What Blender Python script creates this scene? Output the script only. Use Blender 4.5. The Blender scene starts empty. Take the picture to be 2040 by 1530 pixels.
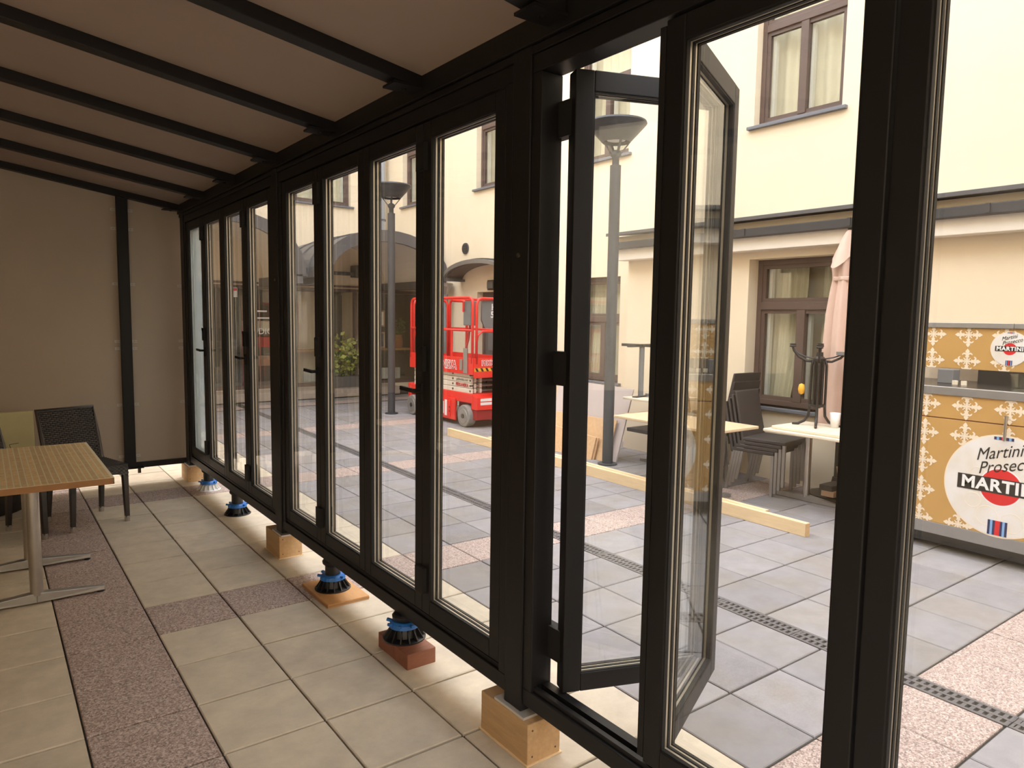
import bpy, math, random
from mathutils import Vector, Matrix
R = math.radians
random.seed(7)
scene = bpy.context.scene
COL = scene.collection

# ------------------------------------------------------------------ camera, world, exposure
H = 1.63
YAW, PITCH, ROLL, FPX = 0.63908448, -0.09338131, 0.01500507, 1419.366
cy_, sy_, cp_, sp_, cr_, sr_ = math.cos(YAW), math.sin(YAW), math.cos(PITCH), math.sin(PITCH), math.cos(ROLL), math.sin(ROLL)
FW = Vector((sy_*cp_, cy_*cp_, sp_)); RT0 = Vector((cy_, -sy_, 0)); UP0 = RT0.cross(FW)
RT = cr_*RT0 + sr_*UP0; UP = -sr_*RT0 + cr_*UP0
cam_d = bpy.data.cameras.new('camera'); cam = bpy.data.objects.new('camera', cam_d); COL.objects.link(cam)
cam_d.sensor_width = 36.0; cam_d.lens = FPX/2040*36.0; cam_d.clip_start = 0.05; cam_d.clip_end = 200
cam.matrix_world = Matrix(((RT.x, UP.x, -FW.x, 0), (RT.y, UP.y, -FW.y, 0), (RT.z, UP.z, -FW.z, H), (0, 0, 0, 1)))
scene.camera = cam
world = bpy.data.worlds.new('sky'); scene.world = world; world.use_nodes = True
bg = world.node_tree.nodes['Background']; bg.inputs[0].default_value = (0.95, 0.97, 1.02, 1); bg.inputs[1].default_value = 4.8
scene.view_settings.view_transform = 'Standard'; scene.view_settings.look = 'None'
scene.view_settings.gamma = 1.0; scene.view_settings.exposure = 0.10; scene.view_settings.use_curve_mapping = False
cyc = getattr(scene, 'cycles', None)
if cyc:
    cyc.max_bounces = 12; cyc.diffuse_bounces = 6; cyc.glossy_bounces = 6; cyc.transparent_max_bounces = 40; cyc.transmission_bounces = 8

# ------------------------------------------------------------------ materials
MATS = {}
def nodes_of(name):
    m = bpy.data.materials.new(name); m.use_nodes = True
    nt = m.node_tree; b = nt.nodes['Principled BSDF']
    return m, nt, b
def lk(nt, a, b): nt.links.new(a, b)
def mat(name, col, rough=0.6, metal=0.0, var=0.0, scale=8.0, bump=0.0, bscale=60.0, spec=0.5, stretch=None, rnd=0.0, col2=None, emit=None):
    """plain colour with procedural variation, fine relief and per-object variation"""
    m, nt, b = nodes_of(name)
    b.inputs['Roughness'].default_value = rough; b.inputs['Metallic'].default_value = metal
    b.inputs['Specular IOR Level'].default_value = spec
    b.inputs['Base Color'].default_value = (*col, 1)
    geo = nt.nodes.new('ShaderNodeNewGeometry')
    vec = geo.outputs['Position']
    if stretch:
        tc = nt.nodes.new('ShaderNodeTexCoord'); mp = nt.nodes.new('ShaderNodeMapping'); mp.inputs['Scale'].default_value = stretch
        lk(nt, tc.outputs['Object'], mp.inputs['Vector']); vec = mp.outputs['Vector']
    if var > 0 or rnd > 0:
        n = nt.nodes.new('ShaderNodeTexNoise'); n.inputs['Scale'].default_value = scale; n.inputs['Detail'].default_value = 6; n.inputs['Roughness'].default_value = 0.65
        lk(nt, vec, n.inputs['Vector'])
        mr = nt.nodes.new('ShaderNodeMapRange'); mr.inputs[1].default_value = 0.25; mr.inputs[2].default_value = 0.75
        mr.inputs[3].default_value = 1-var; mr.inputs[4].default_value = 1+var
        lk(nt, n.outputs['Fac'], mr.inputs[0]); fac = mr.outputs[0]
        if rnd > 0:
            oi = nt.nodes.new('ShaderNodeObjectInfo'); ad = nt.nodes.new('ShaderNodeMath'); ad.operation = 'ADD'
            lk(nt, oi.outputs['Random'], ad.inputs[0]); lk(nt, geo.outputs['Random Per Island'], ad.inputs[1])
            fr = nt.nodes.new('ShaderNodeMath'); fr.operation = 'FRACT'; lk(nt, ad.outputs[0], fr.inputs[0])
            m2 = nt.nodes.new('ShaderNodeMapRange'); m2.inputs[3].default_value = 1-rnd; m2.inputs[4].default_value = 1+rnd
            lk(nt, fr.outputs[0], m2.inputs[0]); mu = nt.nodes.new('ShaderNodeMath'); mu.operation = 'MULTIPLY'
            lk(nt, fac, mu.inputs[0]); lk(nt, m2.outputs[0], mu.inputs[1]); fac = mu.outputs[0]
        vm = nt.nodes.new('ShaderNodeVectorMath'); vm.operation = 'SCALE'; vm.inputs[0].default_value = col
        if col2:
            mx = nt.nodes.new('ShaderNodeMix'); mx.data_type = 'RGBA'; mx.inputs[6].default_value = (*col, 1); mx.inputs[7].default_value = (*col2, 1)
            n2 = nt.nodes.new('ShaderNodeTexNoise'); n2.inputs['Scale'].default_value = scale*0.37; n2.inputs['Detail'].default_value = 5
            lk(nt, vec, n2.inputs['Vector']); rp = nt.nodes.new('ShaderNodeMapRange'); rp.inputs[1].default_value = 0.42; rp.inputs[2].default_value = 0.62
            lk(nt, n2.outputs['Fac'], rp.inputs[0]); lk(nt, rp.outputs[0], mx.inputs[0]); lk(nt, mx.outputs[2], vm.inputs[0])
        lk(nt, fac, vm.inputs['Scale']); lk(nt, vm.outputs[0], b.inputs['Base Color'])
    if bump > 0:
        nb = nt.nodes.new('ShaderNodeTexNoise'); nb.inputs['Scale'].default_value = bscale; nb.inputs['Detail'].default_value = 4
        lk(nt, vec, nb.inputs['Vector']); bm = nt.nodes.new('ShaderNodeBump'); bm.inputs['Strength'].default_value = bump; bm.inputs['Distance'].default_value = 0.01
        lk(nt, nb.outputs['Fac'], bm.inputs['Height']); lk(nt, bm.outputs[0], b.inputs['Normal'])
    if emit:
        b.inputs['Emission Color'].default_value = (*col, 1); b.inputs['Emission Strength'].default_value = emit
    MATS[name] = m
    return m
def granite(name):
    m, nt, b = nodes_of(name); b.inputs['Roughness'].default_value = 0.75
    geo = nt.nodes.new('ShaderNodeNewGeometry'); v = nt.nodes.new('ShaderNodeTexVoronoi'); v.inputs['Scale'].default_value = 165
    n = nt.nodes.new('ShaderNodeTexNoise'); n.inputs['Scale'].default_value = 70; n.inputs['Detail'].default_value = 5
    lk(nt, geo.outputs['Position'], v.inputs['Vector']); lk(nt, geo.outputs['Position'], n.inputs['Vector'])
    sep = nt.nodes.new('ShaderNodeSeparateColor'); lk(nt, v.outputs['Color'], sep.inputs[0])
    mixf = nt.nodes.new('ShaderNodeMath'); mixf.operation = 'ADD'; sc = nt.nodes.new('ShaderNodeMath'); sc.operation = 'MULTIPLY'; sc.inputs[1].default_value = 0.55
    lk(nt, sep.outputs[0], sc.inputs[0]); lk(nt, sc.outputs[0], mixf.inputs[0])
    s2 = nt.nodes.new('ShaderNodeMath'); s2.operation = 'MULTIPLY'; s2.inputs[1].default_value = 0.45; lk(nt, n.outputs['Fac'], s2.inputs[0]); lk(nt, s2.outputs[0], mixf.inputs[1])
    cr = nt.nodes.new('ShaderNodeValToRGB'); e = cr.color_ramp.elements
    e[0].position = 0.22; e[0].color = (0.19, 0.145, 0.132, 1); e[1].position = 0.8; e[1].color = (0.58, 0.475, 0.43, 1)
    x = e.new(0.42); x.color = (0.335, 0.245, 0.212, 1); x = e.new(0.6); x.color = (0.435, 0.338, 0.298, 1)
    lk(nt, mixf.outputs[0], cr.inputs[0]); lk(nt, cr.outputs[0], b.inputs['Base Color'])
    MATS[name] = m
def glass(name, dirt=0.06, tint=(0.98, 0.985, 0.98), ior=1.6, dirtcol=(0.75, 0.78, 0.78), base=0.0):
    """clear sheet: Fresnel mix of transmission and mirror, with a procedural dusty film"""
    m, nt, b = nodes_of(name); nt.nodes.remove(b); out = nt.nodes['Material Output']
    geo = nt.nodes.new('ShaderNodeNewGeometry')
    mr = nt.nodes.new('ShaderNodeMapRange'); mr.inputs[3].default_value = ior; mr.inputs[4].default_value = 1/ior; lk(nt, geo.outputs['Backfacing'], mr.inputs[0])
    fr = nt.nodes.new('ShaderNodeFresnel'); lk(nt, mr.outputs[0], fr.inputs['IOR'])
    tr = nt.nodes.new('ShaderNodeBsdfTransparent'); tr.inputs[0].default_value = (*tint, 1)
    gl = nt.nodes.new('ShaderNodeBsdfGlossy'); gl.inputs['Roughness'].default_value = 0.0; gl.inputs[0].default_value = (0.95, 0.97, 0.95, 1)
    mx = nt.nodes.new('ShaderNodeMixShader'); lk(nt, fr.outputs[0], mx.inputs[0]); lk(nt, tr.outputs[0], mx.inputs[1]); lk(nt, gl.outputs[0], mx.inputs[2])
    n = nt.nodes.new('ShaderNodeTexNoise'); n.inputs['Scale'].default_value = 3.2; n.inputs['Detail'].default_value = 8; n.inputs['Roughness'].default_value = 0.62
    mp = nt.nodes.new('ShaderNodeMapping'); mp.inputs['Scale'].default_value = (1.6, 1.6, 0.55); lk(nt, geo.outputs['Position'], mp.inputs[0]); lk(nt, mp.outputs[0], n.inputs[0])
    r2 = nt.nodes.new('ShaderNodeMapRange'); r2.inputs[1].default_value = 0.52; r2.inputs[2].default_value = 0.78; r2.inputs[3].default_value = base; r2.inputs[4].default_value = base+dirt
    lk(nt, n.outputs['Fac'], r2.inputs[0])
    df = nt.nodes.new('ShaderNodeBsdfDiffuse'); df.inputs[0].default_value = (*dirtcol, 1)
    tl = nt.nodes.new('ShaderNodeBsdfTranslucent'); tl.inputs[0].default_value = (*dirtcol, 1)
    md = nt.nodes.new('ShaderNodeMixShader'); md.inputs[0].default_value = 0.6; lk(nt, df.outputs[0], md.inputs[1]); lk(nt, tl.outputs[0], md.inputs[2])
    m2 = nt.nodes.new('ShaderNodeMixShader'); lk(nt, r2.outputs[0], m2.inputs[0]); lk(nt, mx.outputs[0], m2.inputs[1]); lk(nt, md.outputs[0], m2.inputs[2])
    lk(nt, m2.outputs[0], out.inputs[0]); MATS[name] = m

mat('frame_dark', (0.0088, 0.0087, 0.0098), 0.48, 0.0, 0.05, 12, spec=0.38)
mat('frame_rubber', (0.008, 0.008, 0.008), 0.7)
mat('spacer', (0.62, 0.56, 0.46), 0.35, 0.6)
mat('bracket_steel', (0.62, 0.61, 0.59), 0.4, 0.3)
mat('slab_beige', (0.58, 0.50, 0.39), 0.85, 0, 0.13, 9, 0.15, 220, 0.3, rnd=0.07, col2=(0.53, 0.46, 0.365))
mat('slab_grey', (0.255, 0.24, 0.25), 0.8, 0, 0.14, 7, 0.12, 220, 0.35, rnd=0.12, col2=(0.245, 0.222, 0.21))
mat('joint_sand', (0.06, 0.052, 0.04), 0.95, 0, 0.3, 30)
granite('granite_pink')
mat('drain_iron', (0.125, 0.115, 0.117), 0.6, 0.1, 0.15, 40)
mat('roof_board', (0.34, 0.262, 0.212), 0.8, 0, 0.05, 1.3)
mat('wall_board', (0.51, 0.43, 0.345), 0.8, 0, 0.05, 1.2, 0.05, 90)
mat('render_yellow', (0.815, 0.70, 0.53), 0.9, 0, 0.03, 2.0, 0.08, 60)
mat('render_white', (0.82, 0.76, 0.68), 0.85, 0, 0.03, 3)
mat('gutter_grey', (0.055, 0.055, 0.06), 0.5, 0.2, 0.08, 6)
mat('flashing_grey', (0.11, 0.11, 0.118), 0.45, 0.3, 0.1, 5)
mat('window_brown', (0.115, 0.075, 0.062), 0.5, 0, 0.1, 15)
mat('window_white', (0.70, 0.70, 0.69), 0.5)
mat('curtain_cream', (0.82, 0.77, 0.62), 0.9, 0, 0.05, 6)
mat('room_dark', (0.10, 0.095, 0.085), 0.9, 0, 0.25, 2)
mat('sill_slate', (0.17, 0.18, 0.21), 0.5, 0.2)
mat('wicker', (0.022, 0.018, 0.018), 0.30, 0, 0.3, 60, spec=0.9)
mat('wicker_strand', (0.045, 0.038, 0.037), 0.30, 0, 0.3, 60, spec=0.9)
mat('chair_weave', (0.042, 0.034, 0.033), 0.5, 0, 0.12, 80, 0.5, 260, spec=0.5)
mat('steel', (0.55, 0.53, 0.50), 0.28, 0.95, 0.08, 12)
mat('alu_dull', (0.42, 0.41, 0.40), 0.45, 0.8, 0.08, 12)
mat('pine', (0.54, 0.35, 0.18), 0.65, 0, 0.14, 5, 0.06, 60, stretch=(9, 1.2, 9))
mat('pine_light', (0.80, 0.60, 0.36), 0.65, 0, 0.10, 5, 0.05, 60, stretch=(12, 1.0, 12))
mat('plywood', (0.62, 0.40, 0.22), 0.6, 0, 0.14, 5, 0.03, 60, stretch=(2, 7, 7))
mat('ply_edge', (0.36, 0.21, 0.11), 0.7, 0, 0.3, 40, stretch=(1, 1, 14))
mat('wood_red', (0.25, 0.095, 0.055), 0.6, 0, 0.18, 6, 0.05, 60, stretch=(3, 9, 9))
mat('ply_orange', (0.54, 0.28, 0.105), 0.55, 0, 0.12, 5, stretch=(8, 2, 8))
mat('film_grey', (0.50, 0.43, 0.41), 0.5, 0, 0.05, 3)
mat('plastic_black', (0.012, 0.012, 0.013), 0.38, spec=0.6)
mat('plastic_blue', (0.015, 0.15, 0.52), 0.4, spec=0.6)
mat('plastic_white', (0.70, 0.70, 0.68), 0.5)
mat('foam_yellow', (0.72, 0.66, 0.38), 0.8, 0, 0.05, 10)
mat('bag_dark', (0.03, 0.028, 0.026), 0.7, 0, 0.3, 12)
mat('bamboo', (0.86, 0.65, 0.36), 0.45, 0, 0.22, 30, stretch=(1, 1, 1), rnd=0.10)
mat('bamboo_edge', (0.36, 0.18, 0.07), 0.5, 0, 0.12, 30)
mat('inlay_cream', (0.97, 0.90, 0.70), 0.5)
mat('table_cream', (0.78, 0.68, 0.53), 0.45, 0, 0.05, 20)
mat('table_tan', (0.66, 0.50, 0.32), 0.45, 0, 0.08, 20)
mat('cast_iron', (0.030, 0.026, 0.025), 0.42, 0.3, 0.1, 30)
mat('umbrella_pink', (0.66, 0.47, 0.39), 0.85, 0, 0.05, 9, 0.1, 300)
mat('lamp_grey', (0.065, 0.066, 0.072), 0.5, 0.3, 0.10, 9)
mat('lift_red', (0.78, 0.028, 0.018), 0.38, 0, 0.06, 6, spec=0.6)
mat('lift_darkred', (0.33, 0.02, 0.02), 0.5, 0, 0.2, 10)
mat('lift_cream', (0.78, 0.71, 0.60), 0.45, 0, 0.06, 10)
mat('lift_grey', (0.17, 0.17, 0.175), 0.55, 0, 0.1, 10)
mat('tyre_grey', (0.25, 0.235, 0.215), 0.8, 0, 0.2, 30, 0.2, 90)
mat('pipe_blue', (0.52, 0.56, 0.66), 0.5)
mat('bolt_dark', (0.10, 0.085, 0.07), 0.5, 0.6)
mat('sticker_white', (0.80, 0.80, 0.78), 0.5)
mat('letter_white', (0.85, 0.85, 0.84), 0.5)
mat('letter_red', (0.50, 0.015, 0.02), 0.5)
mat('letter_black', (0.012, 0.011, 0.011), 0.5)
mat('hazard_yellow', (0.80, 0.42, 0.03), 0.5)
mat('bar_gold', (0.53, 0.305, 0.095), 0.5, 0, 0.05, 4)
mat('bar_cream', (0.85, 0.72, 0.55), 0.5)
mat('bar_white', (0.80, 0.77, 0.75), 0.45, 0, 0.03, 14, col2=(0.76, 0.70, 0.62))
mat('martini_red', (0.66, 0.012, 0.018), 0.45)
mat('stripe_navy', (0.012, 0.02, 0.09), 0.5)
mat('stripe_sky', (0.22, 0.42, 0.72), 0.5)
mat('counter_black', (0.02, 0.019, 0.019), 0.25, spec=0.6)
mat('leaf_green', (0.16, 0.26, 0.05), 0.55, 0, 0.3, 20, rnd=0.25)
mat('leaf_lime', (0.42, 0.45, 0.12), 0.55, 0, 0.3, 20, rnd=0.25)
mat('terracotta', (0.50, 0.20, 0.09), 0.8, 0, 0.12, 12)
mat('shelf_wood', (0.50, 0.26, 0.09), 0.6, 0, 0.15, 8)
mat('step_stone', (0.40, 0.33, 0.27), 0.8, 0, 0.1, 7)
mat('door_grey', (0.11, 0.105, 0.10), 0.6, 0, 0.1, 8)
mat('canopy_grey', (0.115, 0.11, 0.115), 0.5, 0.2, 0.10, 4)
mat('canopy_under', (0.17, 0.15, 0.14), 0.7, 0, 0.10, 4)
mat('mug_white', (0.82, 0.81, 0.79), 0.3)
mat('card_brown', (0.42, 0.27, 0.18), 0.85, 0, 0.15, 8)
mat('sign_red', (0.62, 0.03, 0.04), 0.5)
glass('pane', 0.05)
glass('pane_dusty', 0.30, base=0.02)
glass('pane_film', 0.55, base=0.38, dirtcol=(0.62, 0.76, 0.82))
glass('window_glass', 0.03, tint=(0.94, 0.95, 0.93), ior=1.7)
glass('pane_smudge', 0.07, base=0.0)
M = MATS

# ------------------------------------------------------------------ mesh builder
class MB:
    def __init__(s): s.v = []; s.f = []
    def box(s, x0, x1, y0, y1, z0, z1):
        n = len(s.v)
        s.v += [(x0,y0,z0),(x1,y0,z0),(x1,y1,z0),(x0,y1,z0),(x0,y0,z1),(x1,y0,z1),(x1,y1,z1),(x0,y1,z1)]
        s.f += [tuple(n+i for i in q) for q in ((0,3,2,1),(4,5,6,7),(0,1,5,4),(1,2,6,5),(2,3,7,6),(3,0,4,7))]
        return s
    def hexa(s, p):   # 8 points: bottom 4 ccw then top 4 ccw
        n = len(s.v); s.v += [tuple(q) for q in p]
        s.f += [tuple(n+i for i in q) for q in ((0,3,2,1),(4,5,6,7),(0,1,5,4),(1,2,6,5),(2,3,7,6),(3,0,4,7))]
        return s
    def bar(s, a, b, w, h, up=(0,0,1)):   # rectangular bar from a to b, w across, h along up
        a = Vector(a); b = Vector(b); d = (b-a).normalized(); u = Vector(up)
        side = d.cross(u)
        if side.length < 1e-6: side = d.cross(Vector((1,0,0)))
        side.normalize(); u = side.cross(d).normalized(); side *= w/2; u *= h/2
        return s.hexa([a-side-u, a+side-u, a+side+u, a-side+u, b-side-u, b+side-u, b+side+u, b-side+u])
    def tube(s, pts, r, n=8, cap=True):
        pts = [Vector(p) for p in pts]; rs = r if isinstance(r, (list, tuple)) else [r]*len(pts)
        base = len(s.v); prev = None
        for i, p in enumerate(pts):
            d = (pts[min(i+1, len(pts)-1)] - pts[max(i-1, 0)]).normalized()
            if prev is None:
                a = d.cross(Vector((0,0,1)))
                if a.length < 1e-4: a = d.cross(Vector((1,0,0)))
            else: a = prev - d*prev.dot(d)
            a.normalize(); prev = a; c = d.cross(a)
            for k in range(n):
                t = 2*math.pi*k/n; q = p + (a*math.cos(t) + c*math.sin(t))*rs[i]; s.v.append(tuple(q))
        for i in range(len(pts)-1):
            for k in range(n):
                k2 = (k+1) % n; s.f.append((base+i*n+k, base+i*n+k2, base+(i+1)*n+k2, base+(i+1)*n+k))
        if cap:
            s.f.append(tuple(base+k for k in range(n))[::-1]); s.f.append(tuple(base+(len(pts)-1)*n+k for k in range(n)))
        return s
    def lathe(s, prof, n=24, c=(0,0,0), mod=None, close=False):
        base = len(s.v)
        for i, (r, z) in enumerate(prof):
            for k in range(n):
                t = 2*math.pi*k/n; rr = r*(mod(t, i, z) if mod else 1)
                s.v.append((c[0]+rr*math.cos(t), c[1]+rr*math.sin(t), c[2]+z))
        for i in range(len(prof)-1):
            for k in range(n):
                k2 = (k+1) % n; s.f.append((base+i*n+k, base+i*n+k2, base+(i+1)*n+k2, base+(i+1)*n+k))
        if close:
            s.f.append(tuple(base+k for k in range(n))[::-1]); s.f.append(tuple(base+(len(prof)-1)*n+k for k in range(n)))
        return s
    def prism(s, poly, fn, d0, d1):   # polygon of (u,v), fn(u,v,d)->xyz
        n = len(s.v); k = len(poly)
        s.v += [fn(u, v, d0) for u, v in poly] + [fn(u, v, d1) for u, v in poly]
        s.f.append(tuple(range(n, n+k))[::-1]); s.f.append(tuple(range(n+k, n+2*k)))
        for i in range(k): j = (i+1) % k; s.f.append((n+i, n+j, n+k+j, n+k+i))
        return s
    def grid(s, fn, nu, nv):
        n = len(s.v)
        for j in range(nv+1):
            for i in range(nu+1): s.v.append(fn(i/nu, j/nv))
        for j in range(nv):
            for i in range(nu):
                a = n+j*(nu+1)+i; s.f.append((a, a+1, a+nu+2, a+nu+1))
        return s
    def mesh(s, name, m, smooth=False):
        me = bpy.data.meshes.new(name); me.from_pydata([tuple(v) for v in s.v], [], s.f); me.update()
        if smooth:
            me.polygons.foreach_set('use_smooth', [True]*len(me.polygons))
        if m: me.materials.append(M[m] if isinstance(m, str) else m)
        return me
    def build(s, name, m, parent=None, smooth=False, bevel=0.0, auto=False):
        me = s.mesh(name, m, smooth)
        import bmesh
        bm = bmesh.new(); bm.from_mesh(me); bmesh.ops.recalc_face_normals(bm, faces=bm.faces); bm.to_mesh(me); bm.free()
        if auto: me.set_sharp_from_angle(angle=R(38))
        return put(name, me, parent, bevel)
def put(name, data, parent=None, bevel=0.0, loc=None):
    o = bpy.data.objects.new(name, data); COL.objects.link(o)
    if parent: o.parent = parent
    if loc: o.location = loc
    if bevel > 0:
        b = o.modifiers.new('edge', 'BEVEL'); b.width = bevel; b.segments = 2; b.limit_method = 'ANGLE'; b.angle_limit = R(40)
    return o
def box(name, m, parent, x0, x1, y0, y1, z0, z1, bevel=0.0): return MB().box(x0,x1,y0,y1,z0,z1).build(name, m, parent, bevel=bevel)
def tag(o, label, cat, group=None, kind=None):
    o['label'] = label; o['category'] = cat
    if group: o['group'] = group
    if kind: o['kind'] = kind
    return o
def thing(name, label, cat, loc=(0,0,0), rz=0.0, group=None, kind=None):
    o = bpy.data.objects.new(name, None); COL.objects.link(o); o.location = loc; o.rotation_euler = (0, 0, rz)
    o.empty_display_size = 0.1
    return tag(o, label, cat, group, kind)
def copy_tree(o, parent=None):
    c = o.copy(); COL.objects.link(c); c.parent = parent
    for ch in list(o.children): copy_tree(ch, c)
    return c
def dup(o, loc, rz, label):
    c = copy_tree(o); c.location = loc; c.rotation_euler = (0, 0, rz); c['label'] = label
    return c
def text(name, body, m, parent, size, mw, extrude=0.0006, shear=0.0, align='CENTER', space=1.0, sx=1.0, bold=0.0):
    cu = bpy.data.curves.new(name, 'FONT'); cu.body = body; cu.size = size; cu.extrude = extrude; cu.shear = shear; cu.align_x = align; cu.align_y = 'CENTER'
    cu.space_character = space; cu.offset = bold; cu.resolution_u = 3
    tmp = bpy.data.objects.new(name, cu); COL.objects.link(tmp)
    me = bpy.data.meshes.new_from_object(tmp); bpy.data.objects.remove(tmp); me.materials.clear(); me.materials.append(M[m])
    o = bpy.data.objects.new(name, me); COL.objects.link(o); o.parent = parent
    o.matrix_local = mw @ Matrix.Diagonal((sx, 1, 1, 1))
    return o
def face_mx(p, right, up):   # text frame: right, up in parent's space
    r_ = Vector(right).normalized(); u_ = Vector(up).normalized(); n_ = r_.cross(u_)
    return Matrix(((r_.x,u_.x,n_.x,p[0]),(r_.y,u_.y,n_.y,p[1]),(r_.z,u_.z,n_.z,p[2]),(0,0,0,1)))
def px(P):
    q = Vector(P) - Vector((0,0,H)); z = q.dot(FW)
    if z < 0.1: return None
    return (1020 + FPX*q.dot(RT)/z, 765 - FPX*q.dot(UP)/z, z)

# ------------------------------------------------------------------ floor and paving
floor = box('floor', 'joint_sand', None, -14, 14, -14, 22, -0.20, -0.012)
tag(floor, 'courtyard paving of concrete slabs with pink granite strips', 'floor', kind='structure')
SH = 0.023
xin = [-2.95, -2.55, -2.15, -1.75, -1.35, -0.95, -0.55, -0.15, 0.25, 0.65, 1.045, 1.443, 1.82, 2.19]
xout = [2.19, 2.575, 2.945, 3.305, 3.425, 3.84, 4.25, 4.645, 5.04, 5.44, 5.84, 6.24, 6.64, 7.04, 7.6, 8.2]
rows = [1.01+0.406*k for k in range(-6, 34)]
slab_meshes = {}
def slab_mesh(w, d, sh0, sh1, m):
    key = (round(w, 3), round(sh0, 4), round(sh1, 4), m)
    if key in slab_meshes: return slab_meshes[key]
    g = 0.004; gy = 0.006; c = 0.004; b = MB()
    def P(u, v, z, i):   # u 0..1, v 0..1
        x0 = -w/2+g+i + sh0*(v-0.5)*d; x1 = w/2-g-i + sh1*(v-0.5)*d
        return (x0+(x1-x0)*u, -d/2+gy+i+(d-2*gy-2*i)*v, z)
    q = ((0,0),(1,0),(1,1),(0,1))
    b.v = [P(u,v,-0.05,0) for u,v in q] + [P(u,v,-0.004,0) for u,v in q] + [P(u,v,0,c) for u,v in q]
    b.f = [(8,9,10,11)] + [(4+i,4+(i+1)%4,8+(i+1)%4,8+i) for i in range(4)] + [(i,(i+1)%4,4+(i+1)%4,4+i) for i in range(4)]
    me = b.mesh('slab', m); slab_meshes[key] = me
    return me
cand = {'concrete_slab': [], 'granite_slab': []}
for cols, shear in ((xin, 0), (xout, SH)):
    for ci in range(len(cols)-1):
        x0, x1 = cols[ci], cols[ci+1]
        if abs(x0-3.305) < 1e-6: continue
        for k in range(len(rows)-1):
            y0, y1 = rows[k], rows[k+1]; ym = (y0+y1)/2; ki = k-6
            if y1 > 13.5: continue
            s0 = shear; s1 = shear
            if abs(x1-2.19) < 1e-6: s1 = SH
            cx0 = x0 + s0*(ym-1.8); cx1 = x1 + s1*(ym-1.8)
            pink = (ki % 7 == 0 and x0 > 0.2) or abs(x0-0.25) < 1e-6
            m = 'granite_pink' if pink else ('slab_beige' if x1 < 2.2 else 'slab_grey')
            kind = 'granite_slab' if pink else 'concrete_slab'
            c = ((cx0+cx1)/2, ym, 0); p = px(c); area = 0
            if p and -60 < p[0] < 2100 and -60 < p[1] < 1590 and not (cx1 < 1.5 and ym > 9): area = (cx1-cx0)*(H/p[2])/p[2]**2*1000
            cand[kind].append((area, c, cx1-cx0, s0, s1, m, pink and abs(x0-0.25) < 1e-6, ki))
for kind, lst in cand.items():
    lst.sort(key=lambda t: -t[0]); nmax = 296 if kind == 'concrete_slab' else 200
    for t in lst[:nmax]:
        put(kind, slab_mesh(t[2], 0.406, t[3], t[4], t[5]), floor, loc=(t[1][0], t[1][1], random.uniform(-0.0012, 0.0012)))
    rest = {}
    for t in lst[nmax:]: rest.setdefault(t[5], []).append(t)
    for m, l in rest.items():
        b = MB()
        for t in l:
            me = slab_mesh(t[2], 0.406, t[3], t[4], t[5]); n = len(b.v)
            b.v += [(v.co.x+t[1][0], v.co.y+t[1][1], v.co.z) for v in me.vertices]; b.f += [tuple(n+i for i in p.vertices) for p in me.polygons]
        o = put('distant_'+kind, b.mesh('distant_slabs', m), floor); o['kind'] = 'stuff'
# drain channel with cast grates
def drain_grate(L=0.5):
    W = 0.118; b = MB(); n = 15; p = L/n
    for a in (-W/2, -0.008, W/2-0.016): b.box(a, a+0.016, 0.002, L-0.002, -0.02, 0.0)
    for i in range(n+1):
        y = i*p
        for (a, c, o) in ((-W/2+0.012, -0.006, 0.004), (0.006, W/2-0.012, -0.004)):
            yy = min(max(y+o, 0.002), L-0.018); b.box(a, c, yy, yy+0.016, -0.02, -0.001)
    return b.mesh('grate', 'drain_iron')
gm = drain_grate()
dr = thing('floor_drain', 'long black cast-iron slotted drain running through the courtyard slabs', 'drain', (3.365, 0, 0), math.atan(-SH)*1.0, kind='thing')
dr.location = (3.365-SH*1.8, 0, 0)
box('channel', 'frame_rubber', dr, -0.062, 0.062, -1.5, 12.4, -0.06, -0.045)
for i in range(28): put('drain_grate', gm, dr, loc=(0, -1.5+0.5*i, 0.0))
# cross channel at the far end of the yard
box('cross_channel', 'frame_rubber', floor, -1.0, 7.9, 12.28, 12.33, -0.03, 0.003)

# ------------------------------------------------------------------ enclosure: back wall, roof, glazed wall
RZ = lambda x: 2.635 + 0.16*(1.56-x)          # underside of the roof boards
wb = thing('wall_back', 'grey-brown boarded end wall of the enclosure with dark posts', 'wall', (0, 7.45, 0), kind='structure')
def wboard(x0, x1, z0, zt0, zt1):
    return MB().hexa([(x0,0,z0),(x1,0,z0),(x1,0.02,z0),(x0,0.02,z0),(x0,0,zt0),(x1,0,zt1),(x1,0.02,zt1),(x0,0.02,zt0)])
for x0, x1 in ((-2.6, -0.12), (-0.02, 1.03), (1.10, 1.56)):
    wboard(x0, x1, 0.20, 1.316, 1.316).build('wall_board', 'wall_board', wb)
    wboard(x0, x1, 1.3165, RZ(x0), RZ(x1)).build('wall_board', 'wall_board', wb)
for x0 in (1.018, -0.11):
    MB().hexa([(x0,-0.05,0.17),(x0+0.092,-0.05,0.17),(x0+0.092,0.0,0.17),(x0,0.0,0.17),(x0,-0.05,RZ(x0)),(x0+0.092,-0.05,RZ(x0+0.092)),(x0+0.092,0,RZ(x0+0.092)),(x0,0,RZ(x0))]).build('post', 'frame_dark', wb, bevel=0.003)
    box('base_plate', 'frame_dark', wb, x0-0.06, x0+0.15, -0.09, 0.04, 0.165, 0.175)
    box('foot_bolt', 'bolt_dark', wb, x0+0.10, x0+0.125, -0.08, -0.055, 0.12, 0.166)
box('bottom_rail', 'frame_dark', wb, -2.6, 1.56, -0.035, 0.03, 0.16, 0.212, 0.003)
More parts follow.
